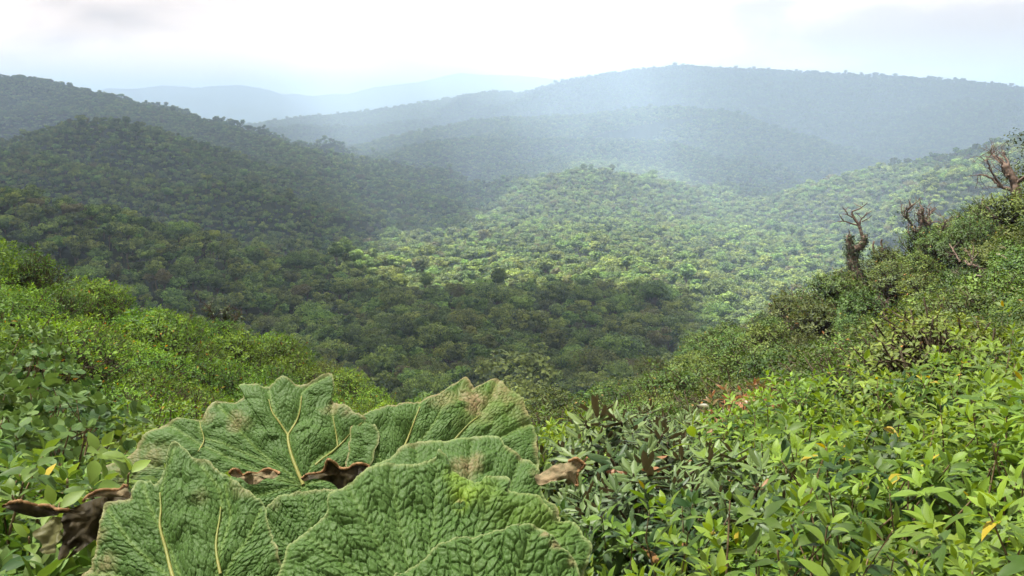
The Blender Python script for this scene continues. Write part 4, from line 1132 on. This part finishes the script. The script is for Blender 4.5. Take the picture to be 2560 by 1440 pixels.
def flap(name, seed, pts, d, nrm, mat, ruf=0.02, rim=None, label=None, fold=0.0, parent=None):
    """a curled, dried piece of leaf: a crumpled sheet with a thickened rim"""
    c = np.mean(pts, axis=0)
    pl = Plane(c[0], c[1], d, nrm)
    P = np.array([pl.hit(*p) for p in pts]); Pc = np.concatenate([P[-2:], P, P[:3]])
    B = spline(Pc, 10)[20:-21]; n = len(B); m = 14
    t = np.arange(n)
    B = B*(1+0.05*(vnoise(t/3.0, t*0., seed)-0.5)[:, None])
    s = np.arange(1, m+1)/m
    Q = np.concatenate([[[0, 0]], (B[:, None]*s[None, :, None]).reshape(-1, 2)]); S = np.concatenate([[0], np.tile(s, n)])
    h = ruf*4*fbm(Q[:, 0]/0.05, Q[:, 1]/0.05, 3, seed)*(0.4+S) + ruf*1.5*(vnoise(Q[:, 0]/0.035, Q[:, 1]/0.1, seed+4)-0.5)*S**3 + fold*S**2
    V = pl.up(Q, h)
    i = np.arange(n)[:, None]; j = np.arange(m-1)[None, :]; i2 = (i+1) % n
    Fq = np.stack([1+i*m+j, 1+i*m+j+1, 1+i2*m+j+1, 1+i2*m+j], -1).reshape(-1, 4)
    Ft = np.stack([np.zeros(n, int), 1+np.arange(n)*m, 1+((np.arange(n)+1) % n)*m], -1)
    o = obj(name, make_mesh(name, V, [Fq, Ft], mat), parent or PLANT)
    if label: o['label'] = label
    if rim is not None:
        k = np.arange(n)
        u0, u1 = rim
        sel = k[(k/n >= u0) & (k/n <= u1)]
        tb = MB(); tube(tb, V[1+sel*m+m-1] + pl.n*0.002, 0.0045*(0.7+0.6*rng.random(len(sel))), 5)
        obj('rim', tb.mesh('rim', M_rim), o)
    return o
flap('curled_leaf_margin', 21, [(752, 1196), (770, 1186), (805, 1176), (822, 1152), (838, 1158), (850, 1170), (872, 1172), (895, 1160), (922, 1166), (900, 1195), (862, 1226), (845, 1222), (825, 1205), (790, 1198), (762, 1204)], 2.55, (0.05, -0.85, 0.5), M_dead_leaf, rim=(0.0, 0.62), label='brown curled dead leaf edge')
flap('curled_leaf_margin', 22, [(572, 1182), (590, 1172), (612, 1184), (640, 1178), (668, 1170), (698, 1184), (690, 1196), (664, 1190), (645, 1208), (618, 1200), (590, 1190)], 2.7, (0.05, -0.6, 0.8), M_pale_dead, rim=(0.0, 0.5), label='pale dried leaf edge')
flap('withered_leaf', 23, [(150, 1300), (160, 1282), (215, 1258), (262, 1240), (318, 1234), (324, 1248), (300, 1262), (272, 1278), (268, 1325), (235, 1350), (200, 1376), (172, 1392), (158, 1386), (156, 1345)], 2.35, (0.25, -0.93, 0.3), M_dead_leaf, label='hanging brown withered leaf', ruf=.025)
flap('withered_leaf', 24, [(204, 1250), (230, 1236), (262, 1226), (300, 1222), (312, 1212), (322, 1226), (320, 1244), (290, 1240), (250, 1242)], 2.30, (0.1, -0.8, 0.6), M_pale_dead, rim=(0., .5), label='curled orange brown leaf margin')
flap('withered_leaf', 25, [(14, 1268), (30, 1260), (58, 1258), (95, 1264), (130, 1268), (160, 1282), (200, 1276), (210, 1284), (160, 1290), (90, 1290), (40, 1280)], 2.38, (0.1, -0.75, 0.66), M_dead_leaf, rim=(0., .5), label='long narrow rolled leaf end')
flap('withered_leaf', 26, [(122, 1296), (135, 1291), (162, 1296), (166, 1312), (154, 1322), (152, 1345), (152, 1378), (140, 1385), (118, 1375), (110, 1352), (98, 1335), (112, 1312)], 2.42, (-0.2, -0.8, 0.5), M_giant, label='small green hanging leaf lobe')
flap('withered_leaf', 27, [(1338, 1188), (1372, 1166), (1410, 1152), (1442, 1146), (1464, 1158), (1452, 1170), (1444, 1185), (1446, 1210), (1428, 1200), (1404, 1198), (1372, 1206), (1346, 1212)], 2.3, (0.1, -0.7, 0.7), M_pale_dead, rim=(.2, .62), label='pale dried leaf tip')
# ------------------------------------------------------------------ dead and bare trees on the right slope
M_grey = noise_mat('dead_wood', (0.045, 0.034, 0.028), (0.15, 0.105, 0.08), scale=6, bump=0.8, bdist=0.02)
M_pale = noise_mat('bleached_wood', (0.11, 0.09, 0.07), (0.26, 0.22, 0.18), scale=6, bump=0.6, bdist=0.02)
M_moss = leaf_mat('moss_leaves', (0.02, 0.035, 0.012), (0.07, 0.11, 0.03), trans=0.2)
def z1(x, y): return 1800 + x/2.483, 320 + y/2.483          # crops I traced from
def z2(x, y): return 1960 + x/3.273, 420 + y/3.273
def limb(mb, px, d, r0, r1, sides=7, tint=.5, jit=0.02, depth=0.25, m=5):
    P = np.array([at(u, v, d) for u, v in px])
    k = len(P); dd = np.linspace(0, depth, k)*(rng.random()-0.5)*2
    P = P + FWD*dd[:, None]
    q = spline(P, m); k_ = 0.62 if r0 < 0.2 else 0.85; r0, r1 = r0*k_, r1*k_; q = q + rng.normal(0, jit, q.shape)*np.linspace(0.3, 1, len(q))[:, None]*0.5
    tube(mb, q, np.linspace(r0, r1, len(q)), sides, wob=.25)
    return q
def twigs(mb, q, n, L, r, spread=0.7, up=0.4, sub=2):
    """small forks growing from the outer part of a limb"""
    for _ in range(n):
        i = rng.integers(len(q)//3, len(q)); a = q[i]
        t = norm(q[min(i+1, len(q)-1)]-q[max(i-1, 0)])
        d = norm(t*0.7 + spread*rng.standard_normal(3) + np.array([0, 0, up]))
        l = L*rng.uniform(.5, 1.1)
        b = a + d*l*0.55 + rng.normal(0, .05*l, 3); c = b + norm(d + 0.4*rng.standard_normal(3))*l*0.45
        tube(mb, [a, b, c], [r, r*.7, r*.3], 4)
        if sub:
            twigs(mb, np.array([a, b, c]), sub, L*0.5, r*0.55, spread, up, 0)
def moss(q, n, rad_, name, parent, L=0.11):
    mbm = MB()
    i = rng.integers(0, len(q), n)
    d = norm(rng.standard_normal((n, 3)))
    P = q[i] + d*rad_*rng.uniform(.8, 1.3, (n, 1)) + rng.normal(0, .04, (n, 3))
    l = L*rng.uniform(.6, 1.3, n)
    leaves(mbm, P, norm(d*0.6+rng.standard_normal((n, 3))*.6 - np.array([0, 0, .3])), d, l, l*0.5, tint=np.clip(rng.normal(.4, .2, n), 0, .95), hi=False)
    return obj(name, mbm.mesh(name, M_moss, False), parent)
def tree_root(name, label, cat='dead tree', group=None):
    e = empty(name); tag(e, label, cat, group); return e
def seat(px, d):
    return at(px[0], px[1], d)

# tall forked dead tree
D1 = 44.5
t1 = tree_root('dead_tree', 'tall forked dead tree with a leafy wrapped trunk on the edge of the right slope')
mb = MB()
trunk = limb(mb, [z2(640, 1000), z2(610, 880), z2(575, 780), z2(570, 700), z2(590, 655)], D1, .36, .30, 9)
rl = limb(mb, [z2(585, 660), z2(630, 640), z2(655, 590), z2(650, 560)], D1, .24, .17, 8, depth=.1)
up_ = limb(mb, [z2(650, 575), z2(632, 530), z2(622, 490), z2(612, 465)], D1, .15, .12, 8, depth=.05)
l0 = limb(mb, [z2(612, 465), z2(585, 425), z2(562, 385), z2(560, 355)], D1, .12, .075, depth=.05)
for P_, r0, r1 in [([z2(606, 470), z2(545, 452), z2(480, 436), z2(432, 440)], .075, .03), ([z2(490, 438), z2(455, 412), z2(422, 385)], .05, .025), ([z2(560, 405), z2(520, 385), z2(472, 378)], .06, .03), ([z2(520, 386), z2(498, 355), z2(455, 330)], .05, .02), ([z2(500, 358), z2(520, 330), z2(548, 308)], .04, .018),
                  ([z2(560, 355), z2(600, 338), z2(632, 315), z2(648, 290)], .06, .025), ([z2(630, 318), z2(612, 300), z2(606, 282)], .04, .02), ([z2(645, 300), z2(640, 288)], .03, .02), ([z2(618, 470), z2(632, 425), z2(655, 400), z2(728, 348)], .08, .028), ([z2(640, 440), z2(665, 420), z2(690, 395)], .045, .02), ([z2(652, 404), z2(668, 375), z2(676, 360)], .045, .022), ([z2(640, 420), z2(605, 385), z2(575, 365)], .035, .02),
                  ([z2(655, 585), z2(672, 565), z2(690, 550)], .14, .09), ([z2(640, 570), z2(600, 570), z2(552, 566)], .022, .012)]:
    q_ = limb(mb, P_, D1, r0, r1, 6, depth=.5)
    if r0 < .09: twigs(mb, q_, 1, .28, .014, sub=0)
stub = limb(mb, [z2(566, 700), z2(545, 650), z2(535, 600), z2(530, 550)], D1, .22, .16, 8, depth=.1)
limb(mb, [z2(532, 555), z2(530, 525), z2(522, 500)], D1, .05, .02, 5)
obj('trunk', mb.mesh('trunk', M_grey), t1)
moss(trunk, 1900, .36, 'climbing_leaves', t1)
moss(np.concatenate([rl, stub]), 700, .19, 'climbing_leaves', t1)

# two thin broken snags beside it
for (pp, lab) in (([z2(800, 820), z2(765, 745), z2(742, 680), z2(748, 600)], 'thin broken snag left of its twin, right of the tall dead tree'), ([z2(835, 790), z2(815, 700), z2(800, 650), z2(803, 575)], 'slightly taller knobbly snag right of the thin broken one')):
    e = tree_root('snag', lab, 'snag', 'pair of small snags'); mb = MB()
    q = limb(mb, pp, 45.5, .13, .07, 7, jit=.04); twigs(mb, q, 3, .35, .03, sub=0)
    limb(mb, [pp[1], (pp[1][0]-9, pp[1][1]-9)], 45.5, .10, .05, 6)
    obj('trunk', mb.mesh('trunk', M_grey), e)
# gnarled clump
e = tree_root('gnarled_tree', 'gnarled dark many-stemmed dead tree clump on the right slope crest'); mb = MB()
allq = []
for pp, r0, r1, n in [([z2(1090, 590), z2(1050, 500), z2(1030, 445), z2(985, 400), z2(955, 360)], .15, .05, 8), ([z2(1030, 445), z2(985, 395), z2(975, 345), z2(992, 322)], .09, .04, 5), ([z2(1110, 600), z2(1100, 500), z2(1105, 410), z2(1090, 340)], .17, .08, 12), ([z2(1160, 600), z2(1150, 500), z2(1165, 410), z2(1185, 310)], .16, .06, 14), ([z2(1220, 600), z2(1215, 500), z2(1235, 420), z2(1240, 370)], .16, .05, 14),
                      ([z2(1100, 620), z2(1020, 590), z2(960, 540)], .12, .05, 6), ([z2(1260, 600), z2(1275, 520), z2(1300, 430)], .13, .05, 10), ([z2(1150, 610), z2(1070, 560), z2(1000, 520)], .10, .04, 6), ([z2(1200, 590), z2(1190, 470), z2(1150, 380)], .10, .05, 10)]:
    q = limb(mb, pp, 46, r0, r1, 7, jit=.05, depth=.8); allq.append(q); twigs(mb, q, n, .55, .035, up=.5)
obj('trunk', mb.mesh('trunk', M_grey), e)
moss(np.concatenate(allq), 500, .2, 'climbing_leaves', e)
# big bare tree at the right edge
e = tree_root('bare_tree', 'wide bare tree with many branches cut by the right edge of the photo', 'tree'); mb = MB()
tr = limb(mb, [z1(1845, 440), z1(1835, 390), z1(1830, 330), z1(1800, 275), z1(1775, 230)], 46, .30, .18, 9)
for pp, r0, r1, n in [([z1(1835, 395), z1(1790, 375), z1(1745, 362), z1(1715, 325), z1(1665, 290), z1(1625, 288)], .17, .04, 9), ([z1(1745, 362), z1(1700, 310), z1(1660, 265), z1(1640, 215), z1(1612, 205)], .10, .03, 9), ([z1(1800, 290), z1(1740, 300), z1(1690, 270), z1(1660, 230)], .10, .03, 8), ([z1(1780, 240), z1(1740, 200), z1(1715, 165), z1(1720, 135)], .12, .03, 10), ([z1(1780, 235), z1(1775, 185), z1(1750, 150), z1(1745, 130)], .10, .03, 8), ([z1(1790, 260), z1(1810, 205), z1(1805, 160), z1(1830, 130)], .12, .04, 10), ([z1(1835, 350), z1(1870, 300), z1(1895, 250), z1(1915, 180)], .14, .05, 10), ([z1(1845, 390), z1(1885, 340), z1(1920, 300)], .12, .05, 6)]:
    q = limb(mb, pp, 46, r0, r1, 7, jit=.05, depth=1.4); twigs(mb, q, n, .8, .02, up=.25)
obj('trunk', mb.mesh('trunk', M_grey), e)
# leafy tree behind it, half outside the frame
e = tree_root('leafy_tree', 'dark leafy tree behind the bare tree at the right edge', 'tree')
fo, st = MB(), MB()
c0 = at(2625, 405, 47.5)
for _ in range(40):
    c = c0 + rng.normal(0, 1, 3)*np.array([.8, .7, .9]); s = rng.uniform(.35, .65); n = 90
    d = norm(rng.standard_normal((n, 3))); P = c + d*s*rng.uniform(.7, 1.1, (n, 1)); l = rng.uniform(.08, .16, n)
    leaves(fo, P, np.cross(d, rng.standard_normal((n, 3))), d + .4*rng.standard_normal((n, 3)), l, l*.55, tint=np.clip(rng.normal(.35, .2, n), 0, .95), hi=False)
b0 = at(2592, 520, 47.5)
tube(st, spline(np.array([b0, (b0+c0)/2 + [.1, 0, 0], c0]), 5), np.linspace(.16, .07, 11), 7)
for _ in range(7):
    tube(st, [(b0+c0*2)/3, c0*.5+(b0+c0)/4 + rng.normal(0, .3, 3), c0 + rng.normal(0, .7, 3)], [.07, .05, .02], 5)
obj('crown', fo.mesh('crown', M_wind, False), e); obj('trunk', st.mesh('trunk', M_bark), e)
# smaller dead wood
def deadwood(name, lab, limbs, mat, d, cat='dead wood', tw=0, group=None, ms=0):
    e = tree_root(name, lab, cat, group); mb = MB(); qs = []
    for pp, r0, r1 in limbs:
        q = limb(mb, pp, d, r0, r1, 7, jit=.03, depth=.5); qs.append(q)
        if tw: twigs(mb, q, tw, .45, .022, up=.3)
    obj('trunk', mb.mesh('trunk', mat), e)
    if ms: moss(np.concatenate(qs), ms, .16, 'climbing_leaves', e)
    return e
deadwood('fallen_branches', 'tangle of fallen twisted branches at the lower crest of the right slope', [([z1(300, 1090), z1(330, 1110), z1(380, 1120), z1(440, 1100)], .09, .05), ([z1(310, 1150), z1(370, 1140), z1(430, 1150), z1(500, 1120)], .10, .05), ([z1(500, 1130), z1(450, 1060), z1(400, 1010)], .10, .03), ([z1(420, 1120), z1(390, 1060), z1(440, 1040), z1(480, 1030)], .08, .03), ([z1(350, 1150), z1(320, 1120), z1(305, 1100)], .07, .03), ([z1(520, 1140), z1(500, 1080), z1(520, 1000)], .09, .03)], M_grey, 48.5, tw=5, ms=160)
deadwood('snag', 'short pale broken stub standing in the fallen branches', [([z1(470, 1140), z1(465, 1105), z1(480, 1075)], .07, .05)], M_pale, 48.2, 'snag')
deadwood('snag', 'leaning bare twig below the foot of the tall dead tree', [([z1(805, 1000), z1(800, 960), z1(760, 910), z1(695, 868)], .07, .02), ([z1(790, 950), z1(815, 930), z1(822, 905)], .05, .03), ([z1(770, 925), z1(735, 925)], .03, .015)], M_grey, 44, 'snag', tw=3)
deadwood('snag', 'dark leaning snag on the crest below the bare tree', [([z1(1710, 570), z1(1670, 500), z1(1640, 470), z1(1645, 435)], .10, .05)], M_grey, 44, 'snag', tw=2)
deadwood('dead_tree', 'thick leaning dead trunk with a pale broken top on the right slope', [([z1(1860, 970), z1(1840, 880), z1(1800, 820), z1(1770, 800)], .24, .14)], M_grey, 31, tw=4, ms=200).name
deadwood('snag', 'pale broken branch end standing out on the leaning trunk', [([z1(1778, 812), z1(1762, 795), z1(1745, 778)], .075, .06)], M_pale, 30.6, 'snag')
deadwood('fallen_branches', 'bleached forked branch lying among the bushes of the right slope', [([z1(1650, 990), z1(1620, 940), z1(1600, 920), z1(1562, 914)], .07, .03), ([z1(1600, 960), z1(1575, 940), z1(1570, 930)], .03, .015)], M_pale, 30)
deadwood('dead_tree', 'dark hunched dead trunk above the bleached branch', [([z1(1640, 930), z1(1610, 890), z1(1560, 860), z1(1520, 850)], .17, .08), ([z1(1560, 860), z1(1580, 820), z1(1600, 790)], .08, .03)], M_grey, 31, tw=4, ms=120)
deadwood('snag', 'thin dark pole standing high in the middle of the right slope', [([z1(1490, 830), z1(1478, 770), z1(1470, 715)], .06, .03)], M_grey, 33, 'snag', tw=2)
deadwood('fallen_branches', 'brown fallen branch low on the right slope', [([z1(1150, 1205), z1(1090, 1190), z1(1040, 1170), z1(1000, 1100)], .09, .04), ([z1(1040, 1170), z1(1010, 1120), z1(985, 1085)], .07, .03)], M_grey, 33, tw=2)
deadwood('fallen_branches', 'dark branch lying behind the two small snags', [([z1(1180, 890), z1(1140, 870), z1(1090, 850)], .07, .03)], M_grey, 44, tw=1)
deadwood('dead_tree', 'brown tangled dead shrub at the foot of the right slope crest', [([z1(440, 1330), z1(450, 1260), z1(440, 1190)], .07, .02), ([z1(460, 1330), z1(480, 1250), z1(500, 1200)], .07, .02), ([z1(420, 1330), z1(410, 1270), z1(400, 1220)], .06, .02)], M_twig, 40, tw=10)
deadwood('dead_tree', 'brown leafless shrub on the crest of the left slope', [([(560, 830), (545, 800), (535, 770)], .08, .03), ([(560, 830), (565, 795), (570, 775)], .07, .03), ([(565, 830), (580, 805), (590, 790)], .06, .02)], M_twig, 33, tw=12, ms=500)
